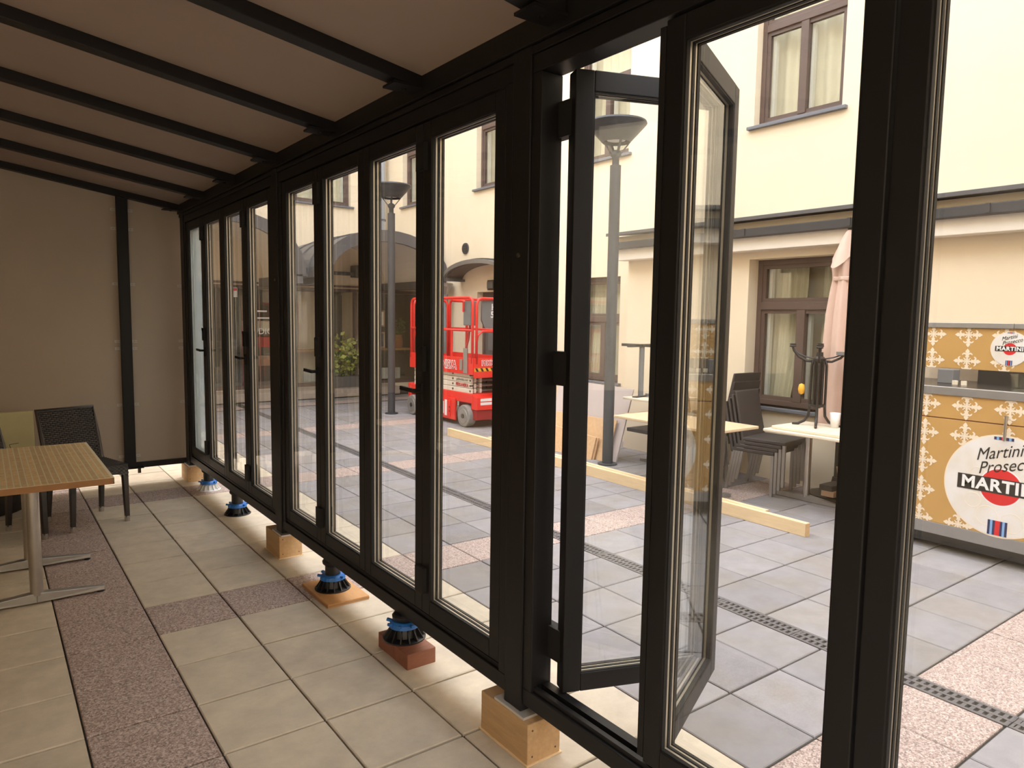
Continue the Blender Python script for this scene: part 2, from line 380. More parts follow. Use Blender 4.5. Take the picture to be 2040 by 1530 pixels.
clip = MB(); clip.box(0, 0.045, -0.006, 0, -0.012, -0.004).box(0, 0.045, -0.006, 0, 0.004, 0.012).box(0.0, 0.012, -0.007, 0, -0.012, 0.012).box(0.030, 0.036, -0.012, 0, -0.006, 0.006)
clm = clip.mesh('clip', 'bracket_steel')
for z in (2.55, 2.38, 1.88, 1.354, 1.287, 0.763, 0.275):
    for x in (1.112, 0.972, -0.015, -0.158): put('clip', clm, wb, loc=(x, 0, z))
for z in (1.88, 1.354, 1.287, 0.763): put('clip', clm, wb, loc=(1.515, 0, z))

ceil = thing('ceiling', 'sloping grey-brown boarded roof underside with dark rafters', 'ceiling', (0, 0, 0), kind='structure')
beams = [7.36-0.925*k for k in range(0, 9)]      # near edge of each rafter; roof stopped short at the camera to admit light
def sloped(x0, x1, y0, y1, dz0, dz1):
    return MB().hexa([(x0,y0,RZ(x0)+dz0),(x1,y0,RZ(x1)+dz0),(x1,y1,RZ(x1)+dz0),(x0,y1,RZ(x0)+dz0),(x0,y0,RZ(x0)+dz1),(x1,y0,RZ(x1)+dz1),(x1,y1,RZ(x1)+dz1),(x0,y1,RZ(x0)+dz1)])
for i, y in enumerate(beams):
    bmn = sloped(-2.6, 1.60, y, y+0.082, -0.055, 0.0).build('rafter', 'frame_dark', ceil, bevel=0.003)
    br = MB().box(1.40, 1.575, y-0.012, y+0.094, RZ(1.5)-0.062, RZ(1.5)-0.052); br.build('rafter_shoe', 'frame_dark', bmn)
    MB().tube([(1.47, y+0.04, RZ(1.47)-0.066), (1.47, y+0.04, RZ(1.47)-0.074)], 0.012, 8).build('bolt', 'frame_dark', bmn)
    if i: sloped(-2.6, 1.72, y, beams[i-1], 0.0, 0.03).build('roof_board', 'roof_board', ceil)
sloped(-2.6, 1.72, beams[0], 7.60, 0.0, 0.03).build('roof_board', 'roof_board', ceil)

wg = thing('wall_glazed', 'dark aluminium framework of the folding glass wall', 'wall', (1.56, 0, 0), kind='structure')
YN, YF = -1.6, 7.46
box('header', 'frame_dark', wg, -0.025, 0.10, YN, YF, 2.555, 2.64, 0.004)
box('header_lip', 'frame_dark', wg, -0.012, 0.09, YN, YF, 2.525, 2.552, 0.003)
box('fascia_board', 'frame_dark', wg, 0.10, 0.15, YN, 7.6, 2.50, 2.68, 0.004)
mods = [(4.737, 7.265), (2.103, 4.632), (-0.55, 1.998)]     # clear width between posts
for y0, y1 in mods:
    box('top_rail', 'frame_dark', wg, -0.006, 0.088, y0, y1, 2.462, 2.523, 0.003)
    box('bottom_rail', 'frame_dark', wg, -0.006, 0.088, y0, y1, 0.198, 0.262, 0.003)
    box('bottom_track', 'frame_dark', wg, 0.006, 0.024, y0, y1, 0.262, 0.279)
    box('bottom_track', 'frame_dark', wg, 0.045, 0.080, y0, y1, 0.262, 0.281)
    for a, c in ((y0, y0+0.05), (y1-0.05, y1)): box('jamb', 'frame_dark', wg, -0.006, 0.088, a, c, 0.262, 2.462, 0.003)
for y0, y1 in ((7.265, 7.40), (4.632, 4.737), (1.998, 2.103), (-0.655, -0.55)):
    box('post', 'frame_dark', wg, -0.014, 0.092, y0, y1, 0.168, 2.555, 0.004)
    MB().tube([(-0.014, (y0+y1)/2, 1.85), (-0.02, (y0+y1)/2, 1.85)], 0.008, 8).build('screw', 'bolt_dark', wg)
    box('foot_plate', 'bracket_steel', wg, -0.03, 0.115, y0-0.04, y1+0.04, 0.158, 0.168)

# ------------------------------------------------------------------ folding door leaves
LW, ST, LZ0, LZ1, GZ0, GZ1, TH = 0.603, 0.067, 0.287, 2.455, 0.355, 2.386, 0.066
leaf_parts = {}
def leaf(n, loc, rz, label, pane='pane', hw=(), w=LW, flip=1):
    """local y runs along the leaf from 0 to w, local x from inside face 0 to TH"""
    t = thing('door_%d' % n, label, 'door', loc, rz, 'folding glass door leaves', 'structure')
    key = round(w, 3)
    if key not in leaf_parts:
        d = {}
        d['stile'] = [MB().box(0, TH, 0, ST, LZ0, LZ1).mesh('stile', 'frame_dark'), MB().box(0, TH, w-ST, w, LZ0, LZ1).mesh('stile', 'frame_dark')]
        d['rail'] = [MB().box(0, TH, ST, w-ST, LZ0, GZ0).mesh('rail', 'frame_dark'), MB().box(0, TH, ST, w-ST, GZ1, LZ1).mesh('rail', 'frame_dark')]
        d['glass'] = MB().box(0.019, 0.052, ST-0.005, w-ST+0.005, GZ0-0.005, GZ1+0.005)
        sp = []
        for a, c in ((0.0215, 0.0295), (0.0415, 0.0495)):
            b = MB(); e = 0.0015
            b.box(a, c, ST, ST+e, GZ0, GZ1).box(a, c, w-ST-e, w-ST, GZ0, GZ1).box(a, c, ST, w-ST, GZ0, GZ0+e).box(a, c, ST, w-ST, GZ1-e, GZ1)
            sp.append(b.mesh('spacer', 'spacer'))
        d['spacer'] = sp
        g = MB(); e = 0.004
        for a, c in ((0.004, 0.0185), (0.0300, 0.0410), (0.0525, 0.063)):
            g.box(a, c, ST, ST+e, GZ0, GZ1).box(a, c, w-ST-e, w-ST, GZ0, GZ1).box(a, c, ST, w-ST, GZ0, GZ0+e).box(a, c, ST, w-ST, GZ1-e, GZ1)
        d['gasket'] = g.mesh('gasket', 'frame_rubber')
        leaf_parts[key] = d
    d = leaf_parts[key]
    for me in d['stile']: put('stile', me, t, bevel=0.004)
    for me in d['rail']: put('rail', me, t, bevel=0.003)
    for me in d['spacer']: put('spacer_bar', me, t)
    put('glazing_gasket', d['gasket'], t)
    put('glass_pane', d['glass'].mesh('glass_pane', pane), t)
    return t
hinge_me = MB().box(-0.020, 0.0, -0.036, 0.036, -0.058, 0.058).mesh('hinge', 'frame_rubber')
pull_me = MB().box(-0.018, 0.0, -0.03, 0.03, -0.055, 0.055).tube([(-0.018,0,0.045),(-0.026,0,0.045)], 0.012, 10).mesh('hinge', 'frame_rubber')
lever = MB(); lever.box(-0.008, 0, -0.013, 0.013, -0.05, 0.03); lever.tube([(-0.006,0,0),(-0.045,0,0)], 0.009, 8); lever.bar((-0.042,-0.01,0), (-0.042,0.115,0.004), 0.012, 0.018)
lever_me = lever.mesh('lever_handle', 'frame_rubber')
panes = ['pane_film', 'pane', 'pane', 'pane', 'pane_dusty', 'pane', 'pane', 'pane']
pos = ['first', 'second', 'third', 'fourth', 'fifth', 'sixth', 'seventh', 'eighth']
for i in range(8):
    y = (7.212 if i < 4 else 4.577) - LW*((i % 4)+1) - 0.0015*(i % 4)
    lab = 'closed folding glass door leaf, %s from the boarded end wall' % pos[i]
    if i == 0: lab = 'closed folding glass door leaf with whitish film beside the boarded end wall'
    t = leaf(i+1, (1.56, y, 0), 0, lab, panes[i])
    if i % 2 == 0:      # hardware across the fold to the next leaf
        for z in (0.44, 2.31): put('hinge', hinge_me, t, loc=(0, -0.005, z))
        put('hinge', pull_me, t, loc=(0, 0.0, 1.442))
        put('lever_handle', lever_me, t, loc=(0, 0.012, 1.300))
# module by the camera: two leaves folded outwards, two still in the track
def between(n, a, b, label, side):
    ax, ay = a; bx, by = b; ang = math.atan2(by-ay, bx-ax)      # local +y must point a->b
    w = math.hypot(bx-ax, by-ay)
    return leaf(n, (ax, ay, 0), ang-math.pi/2, label, 'pane_smudge', w=w)
A = (1.640, 1.905); APEX = (2.205, 1.690); B = (1.632, 1.410)
d9 = between(9, A, APEX, 'open folding glass door leaf hinged on the post and swung outwards', 1)
d10 = between(10, (2.215, 1.640), (1.655, 1.385), 'open folding glass door leaf hinged back to the sliding leaf', 1)
d11 = leaf(11, (1.56, 0.775, 0), 0, 'glass door leaf standing in the track beside the two folded leaves', 'pane', w=0.63)
d12 = leaf(12, (1.56, 0.165, 0), 0, 'glass door leaf in the track closest to the camera', 'pane')
for z in (0.44, 1.452, 2.31):
    hb = MB().box(0.070, 0.112, -0.115, 0.0, z-0.06, z+0.06); hb.build('hinge', 'frame_rubber', wg).location = (0, 1.985, 0)
MB().box(0.0, 0.05, 0.63, 0.652, 0.30, 2.44).build('edge_profile', 'frame_rubber', d11)

# ------------------------------------------------------------------ masonry around the yard
def wall_holes(name, label, axis, at, th, u0, u1, z0, z1, holes, m='render_yellow'):
    us = sorted({u0, u1, *[h[0] for h in holes], *[h[1] for h in holes]}); zs = sorted({z0, z1, *[h[2] for h in holes], *[h[3] for h in holes]})
    b = MB()
    for i in range(len(us)-1):
        for j in range(len(zs)-1):
            um, zm = (us[i]+us[i+1])/2, (zs[j]+zs[j+1])/2
            if any(h[0] < um < h[1] and h[2] < zm < h[3] for h in holes): continue
            if axis == 'x': b.box(at, at+th, us[i], us[i+1], zs[j], zs[j+1])
            else: b.box(us[i], us[i+1], at, at+th, zs[j], zs[j+1])
    o = b.build(name, m); return tag(o, label, 'wall', kind='structure')
nwin = [0]
def window(axis, at, u0, u1, z0, z1, label, depth=0.12, mull=None, trans=None, curtain='both', over=0.06, inner='curtain_cream', sill='sill_slate'):
    """at = outer wall face; the yard side is the smaller coordinate"""
    nwin[0] += 1
    t = thing('window_%d' % nwin[0], label, 'window', (0, 0, 0), kind='structure')
    def bx(name, m, ua, ub, da, db, za, zb, bev=0.0, parent=t):
        if axis == 'x': return box(name, m, parent, at+da, at+db, ua, ub, za, zb, bev)
        return box(name, m, parent, ua, ub, at+da, at+db, za, zb, bev)
    f = 0.055; d0, d1 = depth, depth+0.07
    for a, c, e, g in ((u0, u0+f, z0, z1), (u1-f, u1, z0, z1), (u0+f, u1-f, z0, z0+f), (u0+f, u1-f, z1-f, z1)): bx('frame', 'window_brown', a, c, d0, d1, e, g, 0.004)
    zt = trans if trans else z1-f
    if trans: bx('transom', 'window_brown', u0+f, u1-f, d0-0.01, d1, trans-0.04, trans+0.04, 0.004)
    cols = [u0+f, u1-f] if mull is None else [u0+f, mull, u1-f]
    lights = [(cols[i], cols[i+1], z0+f, zt-(0.04 if trans else 0)) for i in range(len(cols)-1)]
    if mull: bx('mullion', 'window_brown', mull-0.045, mull+0.045, d0-0.005, d1, z0+f, lights[0][3], 0.004)
    if trans: lights.append((u0+f, u1-f, trans+0.04, z1-f))
    for a, c, e, g in lights:
        s = 0.04; q = []
        for (aa, cc, ee, gg) in ((a, a+s, e, g), (c-s, c, e, g), (a+s, c-s, e, e+s), (a+s, c-s, g-s, g)): q.append(bx('sash', 'window_brown', aa, cc, d0+0.012, d1-0.01, ee, gg))
        bx('pane', 'window_glass', a+s, c-s, d0+0.03, d0+0.036, e+s, g-s)
        bx('inner_frame', 'window_white', a+s, a+s+0.035, d1, d1+0.05, e+s, g-s); bx('inner_frame', 'window_white', c-s-0.035, c-s, d1, d1+0.05, e+s, g-s)
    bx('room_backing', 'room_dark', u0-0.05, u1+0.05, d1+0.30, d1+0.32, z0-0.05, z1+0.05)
    if curtain:
        b = MB(); W = u1-u0
        def cf(i, j, s0, s1, sway):
            u = s0+(s1-s0)*i; z = z1-0.05-(z1-z0-0.07)*j; u = u + sway*(j**2)*(1 if sway else 0)*(i)
            dd = at+d1+0.14+0.022*math.sin(i*36)+0.01*math.sin(i*11)
            return (dd, u, z) if axis == 'x' else (u, dd, z)
        if curtain == 'both':
            b.grid(lambda i, j: cf(i, j, u1-0.04, u1-W*0.46, 0.16), 40, 6); b.grid(lambda i, j: cf(i, j, u0+W*0.40, u0+0.04, 0.0), 40, 6)
        else: b.grid(lambda i, j: cf(i, j, u0+0.04, u1-0.04, 0), 60, 4)
        b.build('curtain', inner, t, smooth=True)
    bx('window_sill', sill, u0-over, u1+over, -0.05, depth+0.01, z0-0.035, z0, 0.004)
    return t
XR, XE, YW = 7.0, 6.5, 14.0
up_win = [(3.96, 4.98, 3.78, 5.55), (6.90, 7.93, 3.83, 5.6), (9.58, 10.55, 3.83, 5.6), (12.35, 13.25, 3.83, 5.6), (0.9, 1.95, 3.78, 5.55)]
holes = up_win + [(6.98, 7.92, 0.75, 2.21), (9.55, 10.48, 0.0, 2.06), (11.45, 14.0, 0.0, 2.25)]
wall_holes('wall_right', 'tall yellow rendered facade along the right of the yard', 'x', XR, 0.35, -12, 14.0, 0, 9.5, holes)
for i, h in enumerate(up_win):
    nm = ['above the low extension', 'behind the closer street lamp', 'above the arched door canopy', 'beside the far downpipe', 'high up outside the first door leaf'][i]
    window('x', XR, *h, 'upper casement window with brown frame '+nm, depth=0.10, mull=(h[0]+h[1])/2, trans=h[2]+1.05, curtain='full', inner='curtain_cream' if i != 1 else 'curtain_cream')
window('x', XR, 6.98, 7.92, 0.75, 2.21, 'ground floor brown window behind the leaning plywood sheets', depth=0.08, mull=7.38, trans=1.62, curtain='both')
fh = [(5.02, 6.20, 3.84, 5.6), (3.2, 8.0, 0.16, 2.10)]
wall_holes('wall_far', 'yellow rendered facade closing the far end of the yard', 'y', YW, 0.35, -6, 8.6, 0, 9.5, fh)
for i, h in enumerate(fh[:1]): window('y', YW, *h, ['upper window on the far facade above the curved roofs', 'upper far window hidden by the end wall', 'upper far window seen past the end wall'][i], depth=0.10, mull=(h[0]+h[1])/2, trans=h[2]+1.05, curtain='full')
wall_holes('wall_left', 'yellow rendered facade the lean-to is built against', 'x', -2.95, 0.35, -12, 14, 0, 9.5, [])
wall_holes('wall_rear', 'yellow rendered facade behind the camera', 'y', -12.35, 0.35, -3, 7.4, 0, 9.5, [])
box('recess_wall', 'render_yellow', bpy.data.objects['wall_right'], 8.2, 8.4, 11.3, 14.0, 0, 2.6); box('recess_wall', 'render_yellow', bpy.data.objects['wall_right'], 7.35, 8.2, 11.25, 11.45, 0, 2.6)
box('recess_ceiling', 'render_white', bpy.data.objects['wall_right'], 7.35, 8.4, 11.25, 14.0, 2.25, 2.6)
# low extension
we = wall_holes('wall_extension', 'low yellow extension wall with grey gutter and white fascia', 'x', XE, 0.30, -10, 6.35, 0, 2.40, [(3.55, 4.60, 0.75, 2.27)])
box('end_wall', 'render_yellow', we, 6.8, 7.0, 6.05, 6.35, 0, 2.66)
box('fascia', 'render_white', we, 6.33, 6.5, -10, 6.40, 2.345, 2.50, 0.005)
box('gutter', 'gutter_grey', we, 6.26, 6.36, -10, 6.46, 2.475, 2.560, 0.008)
box('eaves_board', 'render_yellow', we, 6.36, 7.0, -10, 6.40, 2.50, 2.635)
MB().hexa([(6.22,-10,2.635),(7.0,-10,2.72),(7.0,6.48,2.72),(6.22,6.48,2.635),(6.22,-10,2.672),(7.0,-10,2.757),(7.0,6.48,2.757),(6.22,6.48,2.672)]).build('roof_flashing', 'flashing_grey', we, bevel=0.003)
for i in range(7): box('gutter_bracket', 'gutter_grey', we, 6.25, 6.27, 5.6-1.1*i, 5.63-1.1*i, 2.49, 2.56)
wext = window('x', XE, 3.55, 4.60, 0.75, 2.27, 'large brown ground floor window of the extension behind the chairs', depth=0.16, mull=4.08, trans=1.79, curtain='both')
MB().tube([(6.47, 5.05, 2.34), (6.48, 5.02, 2.0), (6.485, 4.93, 1.85), (6.485, 4.88, 1.6), (6.485, 4.86, 1.35)], 0.006, 6).build('loose_cable', 'frame_rubber', we)

# ------------------------------------------------------------------ far end: step, shop front, curved canopies
sf = thing('storefront', 'glazed shop front under the curved canopies at the far end', 'shop front', (0, 0, 0))
for x in (3.2, 4.78, 6.3, 7.94): box('post', 'window_white' if x == 4.78 else 'window_brown', sf, x, x+(0.14 if x == 4.78 else 0.06), 14.05, 14.17, 0.16, 2.10)
box('head_beam', 'window_brown', sf, 3.2, 8.0, 13.97, 14.10, 2.10, 2.16); box('head_beam', 'window_brown', sf, 3.2, 8.0, 13.95, 14.08, 2.19, 2.23)
for x0, x1 in ((3.26, 4.78), (4.92, 6.3), (6.36, 7.94)): box('pane', 'window_glass', sf, x0, x1, 14.10, 14.11, 0.22, 2.10)
box('bottom_rail', 'window_brown', sf, 3.2, 8.0, 14.06, 14.16, 0.16, 0.23)
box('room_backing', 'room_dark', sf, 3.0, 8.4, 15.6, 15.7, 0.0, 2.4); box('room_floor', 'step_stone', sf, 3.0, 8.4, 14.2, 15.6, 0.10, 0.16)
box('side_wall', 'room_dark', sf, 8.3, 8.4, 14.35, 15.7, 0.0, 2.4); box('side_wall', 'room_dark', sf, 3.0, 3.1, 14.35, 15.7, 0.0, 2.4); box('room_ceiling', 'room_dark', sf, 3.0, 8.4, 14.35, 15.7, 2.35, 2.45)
box('side_wall', 'render_yellow', sf, 4.95, 6.06, 14.70, 14.76, 0.16, 2.1); box('side_wall', 'render_yellow', sf, 6.30, 6.42, 14.16, 15.0, 0.16, 2.1); box('inner_door', 'door_grey', sf, 6.06, 6.30, 14.72, 14.78, 0.16, 2.05)
st = box('stone_step', 'step_stone', None, 2.6, 6.98, 13.32, 13.98, 0.0, 0.16, 0.01); tag(st, 'low beige stone step in front of the far shop front', 'step')
for i, (x0, x1) in enumerate(((5.25, 6.2), (6.45, 7.45))):
    t = thing('radiator', ['white panel radiator behind the shop glass beside the leafy shrub', 'white panel radiator behind the shop glass below the plant pot'][i], 'radiator', (x0, 14.22, 0.24), group='radiators in the far shop')
    box('body', 'plastic_white', t, 0, x1-x0, 0, 0.05, 0, 0.24)
    for k in range(14): box('fin', 'plastic_white', t, 0.02+k*(x1-x0-0.04)/14, 0.045+k*(x1-x0-0.04)/14, -0.015, 0, 0.015, 0.225)
sh = thing('wall_shelf', 'long wooden shelf inside the far shop window', 'shelf', (0, 0, 0)); box('board', 'shelf_wood', sh, 4.95, 7.85, 14.3, 14.62, 0.86, 0.90)
for x in (5.1, 6.6, 7.6): box('bracket', 'bolt_dark', sh, x, x+0.03, 14.3, 14.6, 0.80, 0.86)
t = thing('plant_pot', 'terracotta jug with a leafy plant on the shop shelf', 'plant pot', (7.52, 14.45, 0.90))
MB().lathe([(0.0,0),(0.085,0),(0.105,0.10),(0.10,0.2),(0.085,0.27),(0.095,0.30),(0.08,0.30),(0.07,0.2)], 18).build('pot', 'terracotta', t, smooth=True)
MB().tube([(-0.09,0,0.27),(-0.15,0,0.24),(-0.15,0,0.15),(-0.10,0,0.08)], 0.012, 8).build('handle', 'terracotta', t, smooth=True)
def leaves(n, rx, ry, rz, size, m, parent, name='foliage', c=(0,0,0), seed=1):
    rd = random.Random(seed); b = MB()
    for _ in range(n):
        th = rd.uniform(0, 6.28); ph = math.acos(rd.uniform(-1, 1)); rr = rd.uniform(0.35, 1)**0.5
        p = Vector((c[0]+rx*rr*math.sin(ph)*math.cos(th), c[1]+ry*rr*math.sin(ph)*math.sin(th), c[2]+rz*rr*math.cos(ph)))
        d = Vector((rd.gauss(0,1), rd.gauss(0,1), rd.gauss(0,0.6))).normalized(); u = d.cross(Vector((rd.gauss(0,1), rd.gauss(0,1), rd.gauss(0,1)))).normalized()
        nrm = d.cross(u); s = size*rd.uniform(0.6, 1.3); k = len(b.v)
        b.v += [tuple(p), tuple(p+d*s*0.4+u*s*0.32+nrm*s*0.08), tuple(p+d*s), tuple(p+d*s*0.4-u*s*0.32+nrm*s*0.08)]; b.f += [(k, k+1, k+2), (k, k+2, k+3)]
    o = put(name, b.mesh(name, m), parent); o['kind'] = 'stuff'; return o
leaves(120, 0.2, 0.2, 0.2, 0.07, 'leaf_green', t, c=(0,0,0.48), seed=3)
t = thing('leafy_shrub', 'lime-green leafy shrub in a trough before the far shop front', 'shrub', (5.85, 13.72, 0.16))
box('trough', 'door_grey', t, -0.45, 0.45, -0.14, 0.14, 0.0, 0.22, 0.01)
for x in (-0.3, -0.05, 0.2, 0.33): MB().tube([(x, 0, 0.2), (x+0.05, 0.02, 0.6), (x-0.02, 0, 0.95)], [0.012, 0.009, 0.005], 6).build('stem', 'bolt_dark', t)
leaves(260, 0.42, 0.17, 0.46, 0.11, 'leaf_lime', t, c=(0,0,0.66), seed=5); leaves(120, 0.42, 0.17, 0.34, 0.10, 'leaf_green', t, 'foliage_green', c=(0,0.02,0.45), seed=6)  # second leaf mass is darker green and sits lower in the shrub
t = thing('wire_rack', 'thin wire display rack behind the shop glass by the white post', 'rack', (4.85, 14.45, 0.16))
for z in (0.35, 0.75, 1.1, 1.4, 1.7): MB().tube([(-0.75, 0, z), (0.0, 0, z)], 0.007, 6).build('wire', 'bolt_dark', t)
for x in (-0.75, -0.4, 0.0): MB().tube([(x, 0, 0), (x, 0, 1.8)], 0.009, 6).build('upright', 'letter_red', t)
for i, (z, c) in enumerate(((1.0, 'letter_red'), (0.62, 'card_brown'), (1.32, 'curtain_cream'))): box('display_box', c, t, -0.7, -0.12, 0.01, 0.16, z-0.2, z, 0.005)
# lettering on the far shop glass and small wall notices
t = thing('shop_sign', 'small white STUDIO lettering on the far shop glass', 'sign', (4.36, 14.09, 1.28))
text('lettering', 'STUDIO+', 'letter_white', t, 0.165, face_mx((0, 0, 0), (1,0,0), (0,0,1)))
box('small_lettering', 'letter_white', t, -0.10, 0.12, -0.001, 0.0, 0.38, 0.41); box('small_lettering', 'letter_white', t, -0.2, 0.2, -0.001, 0.0, 0.25, 0.275)
t = thing('wall_notice', 'small red and white notice beside the far shop', 'notice', (3.75, 13.96, 2.02)); box('plate', 'letter_white', t, -0.14, 0.14, -0.01, 0, -0.09, 0.09); box('panel', 'sign_red', t, -0.13, -0.02, -0.014, -0.01, -0.08, 0.08); box('panel', 'sign_red', t, 0.0, 0.13, -0.014, -0.01, 0.03, 0.08)
for i, (x, z) in enumerate(((6.85, 1.56), (6.85, 1.10))):
    t = thing('menu_board', ['upper framed notice in the far shop window', 'lower framed notice in the far shop window'][i], 'notice', (x, 14.04, z), group='framed notices'); box('frame', 'card_brown', t, -0.13, 0.13, -0.01, 0.01, -0.17, 0.17); box('sheet', 'curtain_cream' if i == 0 else 'door_grey', t, -0.10, 0.10, -0.014, -0.01, -0.14, 0.14)
t = thing('camera_box', 'grey box lamp with round lens on the far facade', 'wall lamp', (6.30, 13.80, 2.52)); box('body', 'door_grey', t, -0.12, 0.12, -0.10, 0.2, -0.12, 0.12, 0.01); MB().tube([(0.0,-0.10,0.02),(0.0,-0.13,0.02)], 0.05, 14).build('lens', 'alu_dull', t); box('arm', 'door_grey', t, -0.75, -0.12, -0.02, 0.06, -0.09, -0.02)
def canopy(name, label, x0, x1, y0, y1, zs, rise, under='canopy_under', band=(-0.13, 0.07)):
    t = thing(name, label, 'canopy', ((x0+x1)/2, y0, zs), group='curved sheet-metal canopies'); W = (x1-x0)/2; n = 18
    def arc(k, off): a = math.pi*k/n; return (-(W+off)*math.cos(a), (rise+off)*math.sin(a)**0.9)
    for nm, m, ya, yb, o0, o1 in (('roof_shell', 'canopy_grey', 0.05, y1-y0, 0.0, 0.05), ('front_arch', 'canopy_grey', 0.0, 0.07 if band[0] < -0.1 else 0.02, band[0], band[1])):
        b = MB()
        for k in range(n):
            (a0, c0), (a1, c1) = arc(k, o0), arc(k+1, o0); (e0, g0), (e1, g1) = arc(k, o1), arc(k+1, o1)
            b.hexa([(a0,ya,c0),(a1,ya,c1),(a1,yb,c1),(a0,yb,c0),(e0,ya,g0),(e1,ya,g1),(e1,yb,g1),(e0,yb,g0)])
        b.build(nm, m, t, smooth=False)
    b = MB()
    for k in range(n):
        (a0, c0), (a1, c1) = arc(k, -0.012), arc(k+1, -0.012); (e0, g0), (e1, g1) = arc(k, -0.001), arc(k+1, -0.001)
        b.hexa([(a0,0.08,c0),(a1,0.08,c1),(a1,y1-y0,c1),(a0,y1-y0,c0),(e0,0.08,g0),(e1,0.08,g1),(e1,y1-y0,g1),(e0,y1-y0,g0)])
    b.build('added_lining', under, t)  # inner skin, added in white on the big canopies to bounce light
    for q in range(1, 4):
        b = MB(); ya = (y1-y0)*q/4
        for k in range(n):
            (a0, c0), (a1, c1) = arc(k, 0.05), arc(k+1, 0.05); (e0, g0), (e1, g1) = arc(k, 0.075), arc(k+1, 0.075)
            b.hexa([(a0,ya,c0),(a1,ya,c1),(a1,ya+0.03,c1),(a0,ya+0.03,c0),(e0,ya,g0),(e1,ya,g1),(e1,ya+0.03,g1),(e0,ya+0.03,g0)])
        b.build('standing_seam', 'flashing_grey', t)
    for x in (-W, W-0.1): box('eaves_beam', 'canopy_grey', t, x, x+0.1, 0.0, y1-y0, -0.12 if band[0] < -0.1 else -0.01, 0.03)
    return t
canopy('barrel_canopy', 'large curved dark metal canopy in the far corner of the yard', 4.62, 6.98, 11.5, 13.98, 2.27, 0.78, 'render_white')  # white underside here and on the next, added to brighten the wall behind
canopy('barrel_canopy', 'second curved dark metal canopy left of the corner canopy', 1.9, 4.40, 11.9, 13.98, 2.27, 0.95, 'render_white')
c2 = canopy('barrel_canopy', 'small light-grey curved canopy over the facade door', -0.92, 0.92, 0.0, 0.40, 0.0, 0.27, 'canopy_under', (-0.015, 0.055))
c2.location = (6.59, 10.05, 2.26); c2.rotation_euler = (0, 0, -math.pi/2)
for o in c2.children:
    if o.name.startswith('front_arch'): o.data.materials[0] = M['alu_dull']
    if o.name.startswith('roof_shell'): o.data.materials[0] = M['canopy_under']
t = thing('door_13', 'dark grey facade door beneath the small curved canopy', 'door', (XR+0.12, 9.55, 0), kind='structure')
box('frame', 'window_brown', t, 0, 0.08, 0, 0.06, 0, 2.06); box('frame', 'window_brown', t, 0, 0.08, 0.87, 0.93, 0, 2.06); box('frame', 'window_brown', t, 0, 0.08, 0.06, 0.87, 1.98, 2.06)
box('door_panel', 'door_grey', t, 0.02, 0.06, 0.06, 0.87, 0.0, 1.98); box('inset_panel', 'lift_grey', t, 0.012, 0.02, 0.16, 0.77, 0.2, 0.85); box('inset_panel', 'lift_grey', t, 0.012, 0.02, 0.16, 0.77, 1.05, 1.85); MB().tube([(-0.03,0.13,1.0),(-0.03,0.25,1.0)], 0.01, 8).build('handle', 'steel', t)
t = thing('wall_lamp', 'square brown wall lamp above the facade door', 'wall lamp', (XR, 10.02, 2.17)); box('back_plate', 'bolt_dark', t, -0.03, 0, -0.11, 0.11, -0.085, 0.085); box('cover', 'door_grey', t, -0.06, -0.03, -0.085, 0.085, -0.06, 0.06, 0.005)
for i, (y, z) in enumerate(((10.86, 2.84), (8.49, 2.84))):
    t = thing('air_vent', ['round louvred vent high on the yellow facade left of the door canopy', 'round louvred vent glimpsed beside the open door post'][i], 'vent', (XR, y, z), group='round wall vents')
    MB().prism([(0.1*math.cos(a*math.pi/10), 0.1*math.sin(a*math.pi/10)) for a in range(20)], lambda u, v, d: (-d, u, v), 0.0, 0.02).build('ring', 'flashing_grey', t)
    for k in range(6): zz = -0.07+0.028*k; w = math.sqrt(0.09**2-zz**2); box('louvre', 'gutter_grey', t, -0.032, -0.02, -w, w, zz-0.008, zz+0.008)
t = thing('downpipe', 'pale blue-grey downpipe in the far corner of the facades', 'downpipe', (6.85, 13.9, 0)); MB().tube([(0,0,2.9),(0,0,9.4)], 0.075, 12).build('pipe', 'pipe_blue', t, smooth=True)
for z in (3.6, 5.2, 7.0): MB().tube([(0,0,z),(0,0,z+0.04)], 0.09, 12).build('bracket', 'flashing_grey', t)
t = thing('downpipe', 'grey downpipe with hopper beside the lift on the yellow facade', 'downpipe', (6.84, 11.30, 0)); MB().tube([(0,0,0.05),(0,0,2.05)], 0.055, 12).build('pipe', 'lift_grey', t, smooth=True)
MB().lathe([(0.055,0),(0.13,0.14),(0.14,0.20),(0.0,0.20)], 14, (0,0,2.03)).build('hopper', 'alu_dull', t)

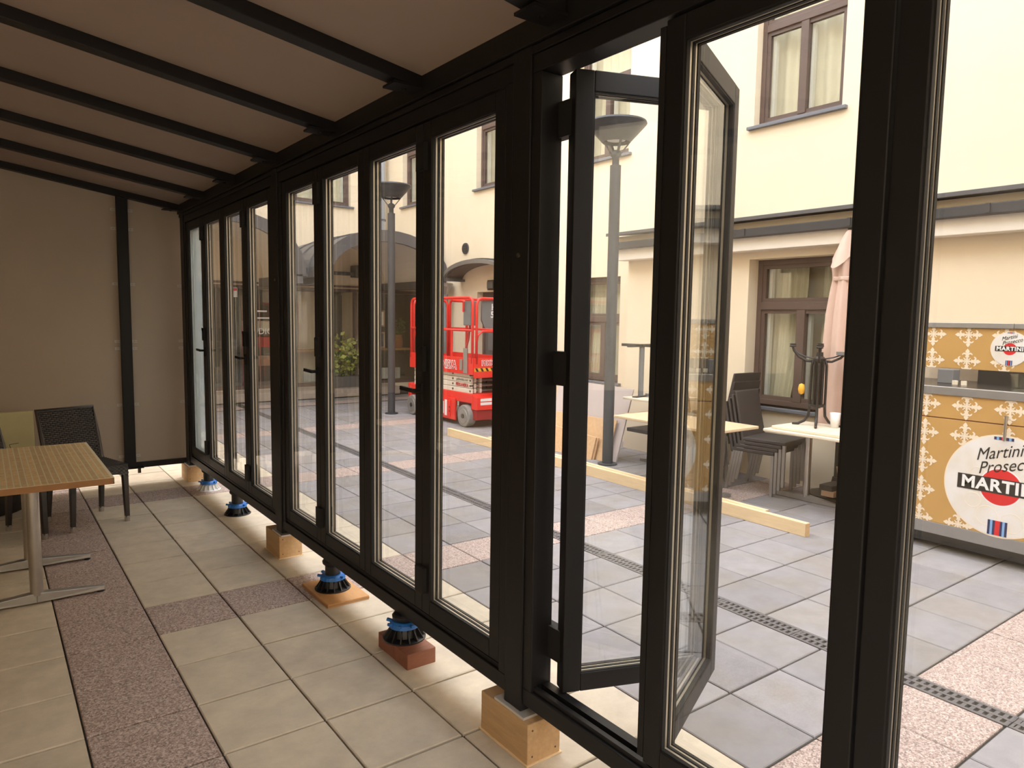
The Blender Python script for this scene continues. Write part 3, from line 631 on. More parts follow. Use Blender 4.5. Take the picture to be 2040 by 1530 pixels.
# ------------------------------------------------------------------ street lamps
def street_lamp(label, loc):
    t = thing('street_lamp', label, 'street lamp', loc, R(20), 'courtyard bowl lamps')
    MB().tube([(0,0,0),(0,0,3.28)], 0.060, 20).build('pole', 'lamp_grey', t, smooth=True, auto=True)
    MB().lathe([(0.038,3.26),(0.038,3.36),(0.06,3.385),(0.055,3.42),(0.03,3.44),(0.0,3.445)], 18).build('collar', 'lamp_grey', t, smooth=True)
    for k in range(4):
        a = math.pi/4+k*math.pi/2; c, s = math.cos(a), math.sin(a)
        MB().bar((0.04*c, 0.04*s, 3.39), (0.155*c, 0.155*s, 3.535), 0.026, 0.012).build('strut', 'lamp_grey', t)
    MB().lathe([(0.145,3.53),(0.15,3.52),(0.315,3.70),(0.325,3.715),(0.315,3.722),(0.14,3.545),(0.145,3.53)], 32).build('bowl', 'lamp_grey', t, smooth=True, auto=True)
    MB().lathe([(0.325,3.712),(0.32,3.732),(0.2,3.75),(0.0,3.757)], 32).build('lid', 'lamp_grey', t, smooth=True)
    MB().lathe([(0.0,3.545),(0.10,3.545),(0.10,3.60),(0.0,3.60)], 18).build('diffuser', 'plastic_white', t)
    MB().lathe([(0.11,0.0),(0.11,0.015),(0.062,0.02)], 20).build('base_ring', 'lamp_grey', t)
    return t
street_lamp('dark grey bowl lamp post beside the red scissor lift', (5.42, 10.65, 0))
street_lamp('dark grey bowl lamp post seen through the open door leaf', (5.58, 5.69, 0))

# ------------------------------------------------------------------ supports under the glazed wall
def wood_block(label, x0, x1, y0, y1, z1, m, bev=0.004):
    t = thing('wood_block', label, 'wood block', ((x0+x1)/2, (y0+y1)/2, 0)); a, b = (x1-x0)/2, (y1-y0)/2
    box('body', m, t, -a, a, -b, b, 0.0, z1, bev)
    return t
for i, (y0, y1, lab) in enumerate(((1.925, 2.225, 'pine block under the post closest to the camera'), (4.62, 4.90, 'pine block under the middle post of the glass wall'), (7.26, 7.52, 'pine block under the corner post by the end wall'))):
    t = wood_block(lab, 1.525, 1.68, y0, y1, 0.158, 'pine', 0.003)
    for s in (-1, 1): MB().tube([(0.055*s, -(y1-y0)/2-0.001, 0.13), (0.055*s, -(y1-y0)/2+0.01, 0.13)], 0.004, 6).build('nail', 'bolt_dark', t); MB().tube([(0.055*s, -(y1-y0)/2-0.001, 0.03), (0.055*s, -(y1-y0)/2+0.01, 0.03)], 0.004, 6).build('nail', 'bolt_dark', t)
    if i < 2: box('glue_seam', 'pine_light', t, -0.084, 0.084, -(y1-y0)/2-0.006, (y1-y0)/2+0.006, 0.0, 0.005)
t = thing('plywood_pad', 'orange plywood pad under a black adjustable pedestal', 'plywood pad', (1.60, 3.87, 0)); box('board', 'ply_orange', t, -0.125, 0.125, -0.20, 0.20, 0.0, 0.022, 0.002); box('edge_ply', 'ply_edge', t, -0.1255, 0.1255, -0.2005, 0.2005, 0.007, 0.014)
t = thing('brick_pad', 'red-brown wooden block pad with a crack under a pedestal', 'wood block', (1.58, 2.94, 0)); box('body', 'wood_red', t, -0.075, 0.075, -0.005, 0.16, 0.0, 0.075, 0.003); box('body', 'wood_red', t, -0.075, 0.075, -0.14, -0.006, 0.0, 0.075, 0.003)
def pedestal(label, loc, rim='plastic_black', top=0.20):
    t = thing('adjustable_pedestal', label, 'pedestal', loc, random.uniform(0, 1), 'adjustable supports under the glass wall')
    h = top-loc[2]; s = min(1.0, h/0.125)
    MB().lathe([(0,0),(0.104,0),(0.104,0.006),(0.066,0.014),(0.058,0.060*s),(0.052,0.066*s),(0.0,0.066*s)], 28).build('base', rim, t, smooth=True, auto=True)
    fin = MB().hexa([(0.045,-0.003,0.005),(0.101,-0.003,0.005),(0.101,0.003,0.005),(0.045,0.003,0.005),(0.045,-0.003,0.062*s),(0.072,-0.003,0.050*s),(0.072,0.003,0.050*s),(0.045,0.003,0.062*s)]).mesh('fin', rim)
    for k in range(14):
        o = put('fin', fin, t); o.rotation_euler = (0, 0, 2*math.pi*k/14)
    rg = MB().lathe([(0.050,0.058*s),(0.074,0.060*s),(0.070,0.078*s),(0.060,0.088*s),(0.045,0.088*s)], 24)
    for k in range(8):
        a = 2*math.pi*k/8; rg.bar((0.060*math.cos(a), 0.060*math.sin(a), 0.076*s), (0.088*math.cos(a), 0.088*math.sin(a), 0.082*s), 0.014, 0.012)
    rg.build('adjusting_ring', 'plastic_blue', t)
    MB().lathe([(0.044,0.07*s),(0.044,h-0.040),(0.058,h-0.026),(0.060,h-0.012),(0.052,h-0.002),(0,h-0.002)], 24).build('screw_head', 'plastic_black', t, smooth=True, auto=True)
    return t
pedestal('black adjustable pedestal with blue ring on the red-brown block', (1.585, 2.98, 0.075))
pedestal('black adjustable pedestal with blue ring on the orange plywood pad', (1.60, 3.90, 0.022))
pedestal('black adjustable pedestal with blue ring standing straight on the slabs', (1.61, 5.90, 0.0))
pedestal('adjustable pedestal with pale base and blue ring nearest the end wall', (1.62, 6.86, 0.0), rim='plastic_white')

# ------------------------------------------------------------------ table, wicker chairs and board inside
t = thing('cafe_table', 'slatted bamboo-top table with two steel pedestal legs', 'table', (0.18, 4.88, 0))
box('core', 'inlay_cream', t, -0.35, 0.345, -0.63, 0.63, 0.722, 0.7496); TZ = 0.75
nst = 24
for k in range(nst):
    w = 0.68/nst; x = -0.342+k*w
    o = box('top_slat', 'bamboo', t, x+0.0030, x+w-0.0030, -0.627, 0.627, 0.735, TZ, 0.0004)
box('edge_band', 'bamboo_edge', t, -0.352, 0.348, -0.634, -0.630, 0.716, 0.748); box('edge_band', 'bamboo_edge', t, -0.352, 0.348, 0.630, 0.634, 0.716, 0.748)
box('edge_band', 'bamboo_edge', t, -0.354, -0.35, -0.634, 0.634, 0.716, 0.748); box('edge_band', 'inlay_cream', t, 0.345, 0.350, -0.634, 0.634, 0.716, 0.7495)
for y in (-0.22, 0.45):
    MB().tube([(0,y,0.05),(0,y,0.71)], 0.032, 20).build('leg_column', 'steel', t, smooth=True, auto=True)
    box('mount_plate', 'alu_dull', t, -0.2, 0.2, y-0.04, y+0.04, 0.708, 0.722)
    b = MB()
    for s in (-1, 1):
        b.hexa([(0,y-0.03,0.01),(s*0.33,y-0.022,0.012),(s*0.33,y+0.022,0.012),(0,y+0.03,0.01),(0,y-0.028,0.065),(s*0.33,y-0.018,0.036),(s*0.33,y+0.018,0.036),(0,y+0.028,0.065)])
    b.build('foot_bar', 'alu_dull', t, bevel=0.004)
    for s in (-1, 1): MB().tube([(s*0.31,y,0.0),(s*0.31,y,0.014)], 0.02, 10).build('glide', 'plastic_black', t)
def weave(b, P, nu, nv, amp, n):   # woven sheet: P(u,v)->Vector, n = normal
    su, sv = nu*2, nv*2
    def fn(i, j):
        q = P(i, j); a = i*su; c = j*sv
        return tuple(q + n*amp*math.sin(math.pi*a/1)*0 + n*amp*math.cos(math.pi*i*nu)*math.cos(math.pi*j*nv))
    b.grid(fn, su*1, sv)
def wicker_chair(label, loc, rz):
    t = thing('wicker_chair', label, 'chair', loc, rz, 'dark wicker chairs round the indoor table')
    # local: faces -y, back at +y
    W, D, SZ = 0.205, 0.215, 0.455
    b = MB().box(-W+0.006, W-0.006, -D+0.006, D-0.01, SZ-0.03, SZ-0.004); b.build('seat_frame', 'wicker', t)
    b = MB(); weave(b, lambda i, j: Vector((-W+2*W*i, -D+2*D*j, SZ)), 24, 24, 0.004, Vector((0,0,1))); b.build('seat', 'wicker', t)
    for nm, f, n in (('apron', lambda i, j: Vector((-W+2*W*i, -D, SZ-0.105+0.105*j + 0.0)), Vector((0,-1,0))), ('apron', lambda i, j: Vector((W, -D+2*D*i, SZ-0.105+0.105*j)), Vector((1,0,0))), ('apron', lambda i, j: Vector((-W, D-2*D*i, SZ-0.105+0.105*j)), Vector((-1,0,0)))):
        b = MB(); weave(b, lambda i, j, f=f: f(i, j) + Vector((0,0,0.035*(1-j)*(1-(2*i-1)**4))), 24, 6, 0.003, n); b.build(nm, 'wicker', t)
    lean = 0.13
    def back(i, j): z = SZ-0.02+0.415*j; return Vector(((-W+2*W*i)*(1-0.03*(1-j)), D-0.005+lean*j+0.02*j*j, z))
    bk = MB()
    bk.grid(lambda i, j: tuple(back(i, j)+Vector((0, -0.004, 0))), 2, 6); bk.grid(lambda i, j: tuple(back(1-i, j)+Vector((0, 0.006, 0))), 2, 6); bk.build('back_core', 'frame_rubber', t)
    b = MB(); NS, NC = 29, 24
    for r_ in range(NS):
        jv = (r_+0.5)/NS; hz = 0.415/NS*0.40
        for c_ in range(NC):
            if (r_+c_) % 2: continue
            u0_, u1_ = (c_-0.35)/NC, (c_+1.35)/NC; u0_, u1_ = max(u0_, 0), min(u1_, 1)
            for sg in (-1, 1):
                pts = []
                for q in range(5):
                    p = back(u0_+(u1_-u0_)*q/4, jv); pts.append(p+Vector((0, sg*(0.006+0.0065*math.sin(math.pi*q/4)), 0)))
                k = len(b.v)
                for p in pts: b.v += [tuple(p+Vector((0, -sg*0.002, -hz))), tuple(p+Vector((0, sg*0.002, 0))), tuple(p+Vector((0, -sg*0.002, hz)))]
                for q in range(4):
                    for e in (0, 1): b.f.append((k+q*3+e, k+q*3+3+e, k+q*3+4+e, k+q*3+1+e))
    o = b.build('back_weave', 'wicker_strand', t, smooth=True); o['kind'] = 'stuff'
    fr = MB(); fr.tube([back(0,0), back(0,0.5), back(0,1), back(1,1), back(1,0.5), back(1,0)], 0.017, 8); fr.build('back_frame', 'wicker', t)
    for sx in (-1, 1):
        for sy, splay in ((-1, 0.0), (1, 0.05)):
            x, y = sx*(W-0.02), sy*(D-0.022)
            b = MB().hexa([(x-0.015+0.01*sx,y-0.015+splay,0.028),(x+0.015+0.01*sx,y-0.015+splay,0.028),(x+0.015+0.01*sx,y+0.015+splay,0.028),(x-0.015+0.01*sx,y+0.015+splay,0.028),(x-0.021,y-0.021,SZ-0.03),(x+0.021,y-0.021,SZ-0.03),(x+0.021,y+0.021,SZ-0.03),(x-0.021,y+0.021,SZ-0.03)])
            lg = b.build('leg', 'wicker', t, bevel=0.003)
            MB().tube([(x+0.01*sx, y+splay, 0.0), (x+0.01*sx, y+splay, 0.04)], 0.0195, 12).build('foot_cap', 'steel', lg)
    return t
wicker_chair('dark wicker chair standing free at the far corner of the bamboo table', (0.605, 6.29, 0), R(17))
wicker_chair('dark wicker chair pushed in behind the bamboo table at the picture edge', (0.035, 6.05, 0), R(28))
t = thing('foam_board', 'pale yellow insulation board leaning on the end wall', 'board', (-0.05, 7.30, 0))
b = MB().hexa([(-0.4,-0.09,0.0),(0.37,-0.09,0.0),(0.37,-0.045,0.0),(-0.4,-0.045,0.0),(-0.4,0.055,0.755),(0.37,0.055,0.765),(0.37,0.09,0.765),(-0.4,0.09,0.755)]); b.build('sheet', 'foam_yellow', t, bevel=0.004)
MB().tube([(0.19,-0.037,0.50),(0.205,-0.048,0.44),(0.205,-0.052,0.38),(0.215,-0.062,0.37)], 0.002, 5).build('pen_mark', 'letter_black', t); MB().tube([(0.19,-0.037,0.50),(0.255,-0.035,0.508)], 0.002, 5).build('pen_mark', 'letter_black', t)
t = thing('tool_bag', 'dark soft tool bag slumped against the yellow board', 'bag', (0.02, 6.98, 0)); b = MB()
b.lathe([(0.0,0),(0.16,0.0),(0.20,0.10),(0.19,0.26),(0.14,0.38),(0.05,0.45),(0.0,0.45)], 16, mod=lambda a, i, z: 1+0.12*math.sin(3*a+i)+0.06*math.sin(7*a)); b.build('body', 'bag_dark', t, smooth=True)
MB().tube([(-0.08,0.0,0.42),(-0.04,0.0,0.52),(0.05,0.0,0.50),(0.09,0.0,0.40)], 0.012, 6).build('handle', 'bag_dark', t)

# ------------------------------------------------------------------ timber and sheets in the yard
def plank(label, a, b, w, z0, z1, m):
    a = Vector((*a, 0)); b = Vector((*b, 0)); L = (b-a).length; t = thing('timber_beam', label, 'timber', a, math.atan2(b.y-a.y, b.x-a.x)-math.pi/2, 'sawn timbers on the slabs')
    box('body', m, t, -w, 0.0, 0, L, z0, z1, 0.003); box('end_grain', 'pine', t, -w+0.003, -0.003, -0.001, 0.001, z0+0.003, z1-0.003); return t
plank('long pale sawn timber lying on the slabs in front of the tables', (4.95, 2.90), (5.06, 8.28), -0.05, 0.0, 0.105, 'pine_light')
plank('second sawn timber lying just behind the long pale timber', (5.02, 3.30), (5.12, 7.40), -0.05, 0.0, 0.105, 'pine_light')
def sheet(name, label, y0, y1, x_foot, x_top, h, th, m, edge, zt=None):
    t = thing(name, label, 'board', (x_foot, (y0+y1)/2, 0), group='sheets leaning by the lamp post'); L = (y1-y0)/2
    d = x_top-x_foot
    MB().hexa([(0,-L,0.0),(th,-L,0.0),(th,L,0.0),(0,L,0.0),(d,-L,h),(d+th,-L,h),(d+th,L,h+(zt or 0)),(d,L,h+(zt or 0))]).build('sheet', m, t)
    return t
sheet('film_sheet', 'large grey-pink film-faced sheet leaning behind the lamp post', 5.68, 6.95, 5.70, 5.95, 0.83, 0.018, 'film_grey', 'ply_edge', 0.02)
sheet('plywood_sheet', 'knotty plywood sheet leaning beside the lamp post', 5.78, 6.95, 5.655, 5.80, 0.47, 0.015, 'plywood', 'ply_edge', -0.02)
for i in range(2): sheet('plywood_sheet', ['small front plywood offcut leaning lowest', 'small plywood offcut directly behind the front one'][i], 5.98-0.02*i, 6.80, 5.60+0.02*i, 5.67+0.02*i, 0.25, 0.015, 'plywood', 'ply_edge', 0.05)

# ------------------------------------------------------------------ red scissor lift
t = thing('scissor_lift', 'red and cream scissor lift parked in front of the facade door', 'scissor lift', (6.06, 9.60, 0)); L = t
X0, X1, Y0, Y1 = -0.38, 0.38, -1.00, 0.95
box('chassis', 'lift_red', L, X0+0.03, X1-0.03, Y0+0.05, Y1, 0.36, 0.50, 0.01)
MB().hexa([(X0+0.04,Y0-0.06,0.27),(X1-0.04,Y0-0.06,0.27),(X1-0.04,Y0+0.10,0.27),(X0+0.04,Y0+0.10,0.27),(X0+0.04,Y0-0.06,0.46),(X1-0.04,Y0-0.06,0.46),(X1-0.04,Y0+0.10,0.50),(X0+0.04,Y0+0.10,0.50)]).build('bumper', 'lift_red', L, bevel=0.01)
box('bumper', 'lift_darkred', L, X0+0.05, X1-0.05, Y0-0.03, Y0+0.1, 0.12, 0.27, 0.01)
box('bumper', 'lift_red', L, X0+0.02, X1-0.02, Y1-0.05, Y1+0.05, 0.20, 0.52, 0.015)
for x in (X0, X1-0.03): box('side_tray', 'lift_red', L, x, x+0.03, -0.52, 0.52, 0.07, 0.40, 0.006)
box('tray_door', 'lift_red', L, X0-0.012, X0, -0.40, -0.16, 0.10, 0.36, 0.004)
for y, w, z0, z1 in ((-0.22, 0.075, 0.14, 0.33), (-0.31, 0.065, 0.12, 0.36)): box('sticker', 'sticker_white', L, X0-0.014, X0-0.012, y, y+w, z0, z1)
for z in (0.18, 0.24): box('latch', 'frame_rubber', L, X0-0.016, X0-0.012, -0.39, -0.375, z, z+0.03)
for sx in (-1, 1):
    for y in (-0.78, 0.80):
        x = sx*0.335; wl = MB(); r = 0.165
        wl.prism([(r*math.cos(a*math.pi/16), r+r*math.sin(a*math.pi/16)) for a in range(32)], lambda u, v, d, x=x, y=y: (x+d, y+u, v), -0.065, 0.065)
        w = wl.build('wheel', 'tyre_grey', L, bevel=0.015)
        MB().prism([(0.11*math.cos(a*math.pi/12), r+0.11*math.sin(a*math.pi/12)) for a in range(24)], lambda u, v, d, x=x, y=y: (x+d, y+u, v), -0.070, 0.070).build('rim', 'alu_dull', w, bevel=0.004)
        MB().prism([(0.035*math.cos(a*math.pi/6), r+0.035*math.sin(a*math.pi/6)) for a in range(12)], lambda u, v, d, x=x, y=y: (x+d, y+u, v), -0.08, 0.08).build('hub', 'bolt_dark', w)
for k in range(4):
    z = 0.50+0.078*k
    for x in (X0+0.05, X1-0.09):
        bmn = box('scissor_arm', 'lift_cream', L, x, x+0.04, Y0+0.12+0.01*(k % 2), Y1-0.12, z, z+0.072, 0.006)
        for y in (-0.86, -0.38, 0.3, 0.72): MB().tube([(x-0.006, y, z+0.036), (x+0.046, y, z+0.036)], 0.016, 10).build('pivot', 'bolt_dark', bmn)
    for x in (-0.26, -0.16): box('scissor_arm', 'lift_cream', L, x, x+0.04, Y0+0.14, Y1-0.14, z+0.002, z+0.07, 0.006)
    MB().tube([(X0+0.07, Y0+0.20, z+0.03), (X1-0.07, Y0+0.20, z+0.03)], 0.02, 10).build('cross_tube', 'alu_dull', L)
MRX = lambda p: face_mx(p, (0,-1,0), (0,0,1))
text('lettering', 'PEKKANISKA', 'letter_red', L, 0.070, MRX((X0+0.046, -0.64, 0.614)), bold=0.002, sx=0.85)
text('lettering', 'pekkaniska.com', 'lift_grey', L, 0.060, MRX((X0+0.046, -0.64, 0.694)), sx=0.85)
# platform
box('deck', 'lift_grey', L, X0, X1, Y0+0.02, Y1-0.08, 0.80, 0.835)
for a in ((X0-0.005, X0+0.015, Y0, Y1-0.06), (X1-0.015, X1+0.005, Y0, Y1-0.06)): box('toe_board', 'lift_red', L, a[0], a[1], a[2], a[3], 0.785, 1.03, 0.004)
box('toe_board', 'lift_red', L, X0+0.015, X1-0.015, Y0-0.01, Y0+0.01, 0.74, 1.03, 0.004); box('toe_board', 'lift_red', L, X0+0.015, X1-0.015, Y1-0.08, Y1-0.06, 0.785, 1.0, 0.004)
text('lettering', 'PEKKANISKA', 'letter_white', L, 0.17, MRX((X0-0.0065, -0.14, 0.90)), bold=0.012, sx=0.85); text('lettering', 'PEKKANISKA', 'letter_red', L, 0.17, MRX((X0-0.008, -0.14, 0.90)), bold=0.001, sx=0.85)
MRE = lambda p: face_mx(p, (1,0,0), (0,0,1))
text('lettering', 'PEKKANISKA', 'letter_white', L, 0.105, MRE((0.04, Y0-0.0115, 0.955)), bold=0.008, sx=0.9); text('lettering', 'PEKKANISKA', 'letter_red', L, 0.105, MRE((0.04, Y0-0.013, 0.955)), bold=0.001, sx=0.9)
box('hazard_tape', 'hazard_yellow', L, X0+0.02, X1-0.02, Y0-0.0125, Y0-0.0105, 0.835, 0.885)
for k in range(8): x = X0+0.03+0.09*k; MB().prism([(x+0.03, 0.836), (x+0.068, 0.836), (x+0.038, 0.884), (x, 0.884)], lambda u, v, d: (u, d, v), Y0-0.0135, Y0-0.0126).build('hazard_stripe', 'letter_black', L)
def rail_loop(y0, y1, x, name='guard_rail'):
    r = 0.09; z0, z1 = 0.95, 1.905; pts = [(x, y0, z0), (x, y0, z1-r)] + [(x, y0+r-r*math.cos(a), z1-r+r*math.sin(a)) for a in (0.4, 0.8, 1.2)] + [(x, y0+r, z1), (x, y1-r, z1)] + [(x, y1-r+r*math.sin(a), z1-r+r*math.cos(a)) for a in (0.4, 0.8, 1.2)] + [(x, y1, z1-r), (x, y1, z0)]
    g = MB().tube(pts, 0.021, 10).build(name, 'lift_red', L, smooth=True)
    MB().tube([(x, y0, 1.43), (x, y1, 1.43)], 0.018, 8).build('mid_rail', 'lift_red', g, smooth=True)
for x in (X0+0.01, X1-0.01): rail_loop(Y0+0.03, Y1-0.09, x)
MB().tube([(X0+0.01, -0.40, 0.95), (X0+0.01, -0.40, 1.43)], 0.018, 8).build('rail_post', 'lift_red', L)
def end_loop(y):
    r = 0.08; z0, z1 = 0.95, 1.895; a0, a1 = X0+0.06, X1-0.05; pts = [(a0, y, z0), (a0, y, z1-r), (a0+0.03, y, z1-0.02), (a0+r, y, z1), (a1-r, y, z1), (a1-0.03, y, z1-0.02), (a1, y, z1-r), (a1, y, z0)]
    g = MB().tube(pts, 0.021, 10).build('guard_rail', 'lift_red', L, smooth=True); MB().tube([(a0, y, 1.25), (a0+0.02, y, 1.36), (a0+0.10, y, 1.42), (a1, y, 1.42)], 0.018, 8).build('mid_rail', 'lift_red', g, smooth=True)
end_loop(Y0+0.0); end_loop(Y1-0.08)
MB().tube([(X0+0.16, -0.58, 0.9), (X0+0.16, -0.58, 1.78), (X0+0.16, -0.50, 1.86), (X0+0.16, -0.2, 1.87)], 0.02, 8).build('rail_post', 'lift_red', L, smooth=True)
box('control_box', 'lift_grey', L, X0+0.02, X0+0.15, Y0+0.10, Y0+0.30, 1.50, 1.86, 0.01); MB().tube([(X0+0.0, Y0+0.27, 1.70), (X0-0.01, Y0+0.25, 1.84)], 0.014, 8).build('hand_grip', 'lift_red', L)
box('cable_box', 'alu_dull', L, X0-0.03, X0-0.006, Y0+0.12, Y0+0.22, 0.80, 1.17, 0.004); box('cable_box', 'alu_dull', L, X0-0.02, X0-0.006, Y0+0.26, Y0+0.33, 0.84, 1.0, 0.004)
MB().tube([(X0+0.05, Y0+0.16, 1.50), (X0+0.03, Y0+0.17, 1.3), (X0-0.01, Y0+0.17, 1.17)], 0.016, 8).build('cable', 'lift_darkred', L)
MB().prism([(-0.20, 1.58), (-0.14, 1.46), (0.30, 1.46), (0.30, 1.86), (-0.20, 1.86)], lambda u, v, d: (u, d, v), Y0+0.045, Y0+0.075).build('number_panel', 'lift_grey', L)
text('lettering', 'HK', 'letter_white', L, 0.13, MRE((0.06, Y0+0.044, 1.77)), bold=0.003, space=1.15); text('lettering', '548', 'letter_white', L, 0.13, MRE((0.06, Y0+0.044, 1.66)), bold=0.003, space=1.15)
box('sticker', 'sticker_white', L, 0.03, 0.10, Y0+0.043, Y0+0.044, 1.51, 1.59)
for z in (0.40, 0.345): box('sticker', 'sticker_white', L, X0+0.10, X0+0.30, Y0-0.0615, Y0-0.06, z, z+0.04)
box('ladder_tread', 'lift_grey', L, -0.05, 0.25, Y0-0.06, Y0-0.03, 0.50, 0.78)

# ------------------------------------------------------------------ stacked outdoor chairs
def stack_chair(label, loc, rz, tilt=0.0):
    t = thing('stacking_chair', label, 'chair', loc, rz, 'brown woven stacking chairs in the yard')
    W, D, SZ = 0.225, 0.21, 0.42
    box('seat', 'chair_weave', t, -W, W, -D, D, SZ-0.035, SZ, 0.008)
    b = MB().hexa([(-W,D-0.015,SZ-0.05),(W,D-0.015,SZ-0.05),(W,D+0.012,SZ-0.05),(-W,D+0.012,SZ-0.05),(-W+0.005,D+0.085,SZ+0.43),(W-0.005,D+0.085,SZ+0.43),(W-0.005,D+0.108,SZ+0.43),(-W+0.005,D+0.108,SZ+0.43)])
    b.build('backrest', 'chair_weave', t, bevel=0.008)
    for sx in (-1, 1):
        for sy, sp in ((-1, 0.0), (1, 0.07)):
            x, y = sx*(W-0.016), sy*(D-0.016)
            MB().bar((x, y+sp, 0.0), (x, y, SZ-0.03), 0.026, 0.026, up=(0,1,0)).build('leg', 'alu_dull', t)
    return t
def chair_stack(c, rz, n, labels, step=(0.0, 0.035, 0.036)):
    f = Vector((math.sin(rz), -math.cos(rz), 0))
    first = None
    for k in range(n):
        p = (c[0]-f.x*step[1]*(n-1-k)*1.0, c[1]-f.y*step[1]*(n-1-k)*1.0, step[2]*k)
        if first is None: first = stack_chair(labels[0], p, rz)
        else: dup(first, p, rz, labels[k])
chair_stack((6.03, 3.90), R(8), 4, ['lowest chair of the front stack of brown chairs', 'second chair up in the front stack of brown chairs', 'third chair up in the front stack of brown chairs', 'topmost brown chair of the front stack beside the cream table'])
chair_stack((6.235, 4.68), R(180), 4, ['lowest chair of the stack under the extension window', 'second chair up in the stack under the extension window', 'third chair up in the stack under the extension window', 'topmost chair of the stack under the extension window'], (0.0, 0.0, 0.085))
chair_stack((5.77, 4.62), R(4), 3, ['lowest chair of the stack partly hidden by the open leaf', 'middle chair of the stack partly hidden by the open leaf', 'topmost chair of the stack partly hidden by the open leaf'], (0.0, 0.02, 0.08))

# ------------------------------------------------------------------ outdoor tables
def t_base(t, y, xc=0.0, top=0.66, w=0.30, along='x', col='steel'):
    MB().tube([(xc,y,0.04),(xc,y,top)], 0.032, 16).build('leg_column', col, t, smooth=True, auto=True)
    b = MB()
    for s in (-1, 1):
        e = (xc+s*w, y) if along == 'x' else (xc, y+s*w)
        q = (0, 0.03) if along == 'x' else (0.03, 0)
        b.hexa([(xc-q[0],y-q[1],0.005),(e[0]-q[0]*0.7,e[1]-q[1]*0.7,0.005),(e[0]+q[0]*0.7,e[1]+q[1]*0.7,0.005),(xc+q[0],y+q[1],0.005),(xc-q[0],y-q[1],0.06),(e[0]-q[0]*0.6,e[1]-q[1]*0.6,0.03),(e[0]+q[0]*0.6,e[1]+q[1]*0.6,0.03),(xc+q[0],y+q[1],0.06)])
    b.build('foot_bar', 'alu_dull', t)
t = thing('yard_table', 'cream-topped pedestal table carrying an upturned iron base', 'table', (5.85, 3.25, 0), group='outdoor pedestal tables')
box('tabletop', 'table_cream', t, -0.30, 0.28, -0.46, 0.46, 0.655, 0.680, 0.006); t_base(t, 0.27, 0.13, along='y')
o = box('loose_tabletop', 'table_cream', None, 5.60, 6.12, 2.82, 3.66, 0.681, 0.708, 0.006); tag(o, 'loose cream tabletop laid on the table under the iron base', 'tabletop')
t = thing('yard_table', 'tan-topped pedestal table behind the long timber', 'table', (5.21, 4.33, 0), group='outdoor pedestal tables')
box('tabletop', 'table_tan', t, -0.31, 0.31, -0.60, 0.60, 0.672, 0.698, 0.006); t_base(t, -0.32, 0.14, w=0.17); t_base(t, 0.32, 0.14, w=0.17)
t = thing('yard_table', 'white-topped pedestal table between the lamp post and chair stack', 'table', (6.06, 5.38, 0), group='outdoor pedestal tables')
box('tabletop', 'table_cream', t, -0.34, 0.36, -0.24, 0.24, 0.74, 0.765, 0.006); t_base(t, 0.0, 0.0, 0.74, 0.25, 'y', 'alu_dull')
box('lower_shelf', 'table_tan', t, -0.34, 0.36, -0.24, 0.22, 0.56, 0.58, 0.004); box('lower_shelf', 'chair_weave', t, -0.3, 0.3, -0.22, 0.2, 0.38, 0.42, 0.004)
t = thing('upturned_base', 'upturned grey T-foot table base standing on the white-topped table', 'table base', (5.88, 5.50, 0.765), R(10))
box('mount_plate', 'cast_iron', t, -0.12, 0.12, -0.03, 0.03, 0.0, 0.012); MB().tube([(0,0,0.01),(0,0,0.56)], 0.030, 14).build('column', 'lift_grey', t, smooth=True, auto=True)
for a in ((1,0),(0,1)): MB().bar((-0.26*a[0],-0.26*a[1],0.575), (0.26*a[0],0.26*a[1],0.575), 0.045, 0.03).build('foot_bar', 'cast_iron', t)
MB().bar((0.02,-0.06,0.03), (0.16,-0.16,0.012), 0.05, 0.025).build('mount_arm', 'lift_grey', t)
def iron_base(label, loc, rz, h=0.66):
    t = thing('iron_table_base', label, 'table base', loc, rz, 'upturned ornate iron table bases')
    MB().lathe([(0.0,0.57),(0.05,0.57),(0.055,0.60),(0.03,0.62),(0.028,0.655),(0.0,0.66)], 14).build('hub', 'cast_iron', t, smooth=True, auto=True)
    MB().lathe([(0.055,0.17),(0.068,0.175),(0.068,0.19),(0.055,0.195)], 16).build('collar', 'cast_iron', t)
    MB().tube([(0,0,0.16),(0,0,0.58)], 0.030, 12).build('core_rod', 'cast_iron', t)
    for k in range(4): a = k*math.pi/2+1.08; MB().tube([(0.05*math.cos(a), 0.05*math.sin(a), 0.18), (0.05*math.cos(a), 0.05*math.sin(a), 0.58)], 0.010, 8).build('core_rod', 'cast_iron', t)
    for k in range(4):
        a = k*math.pi/2+0.3; c, s = math.cos(a), math.sin(a)
        P = lambda r, z: (r*c, r*s, z)
        MB().tube([P(0.20,0.008),P(0.15,0.012),P(0.10,0.04),P(0.068,0.09),P(0.062,0.17),P(0.062,0.36),P(0.06,0.54),P(0.05,0.585)], [0.010,0.012,0.012,0.012,0.011,0.011,0.012,0.012], 8).build('foot_scroll', 'cast_iron', t, smooth=True)
        g = MB().tube([P(0.04,0.575),P(0.10,0.575),P(0.17,0.61),P(0.215,0.665),P(0.225,0.70)], 0.011, 8).build('arm', 'cast_iron', t, smooth=True)
        MB().tube([P(0.05,0.60),P(0.11,0.612),P(0.17,0.635),P(0.215,0.67)], 0.007, 6).build('arm_brace', 'cast_iron', g)
        MB().lathe([(0.0,0),(0.026,0),(0.030,0.012),(0.024,0.02),(0.03,0.03),(0.0,0.034)], 12, P(0.225,0.695)).build('arm_pad', 'cast_iron', g)
    return t
iron_base('ornate black iron table base upturned on the loose cream tabletop', (5.93, 3.43, 0.708), R(12))
t = thing('upturned_base', 'upturned plain black table base behind the ornate one', 'table base', (6.06, 3.17, 0.708), R(30))
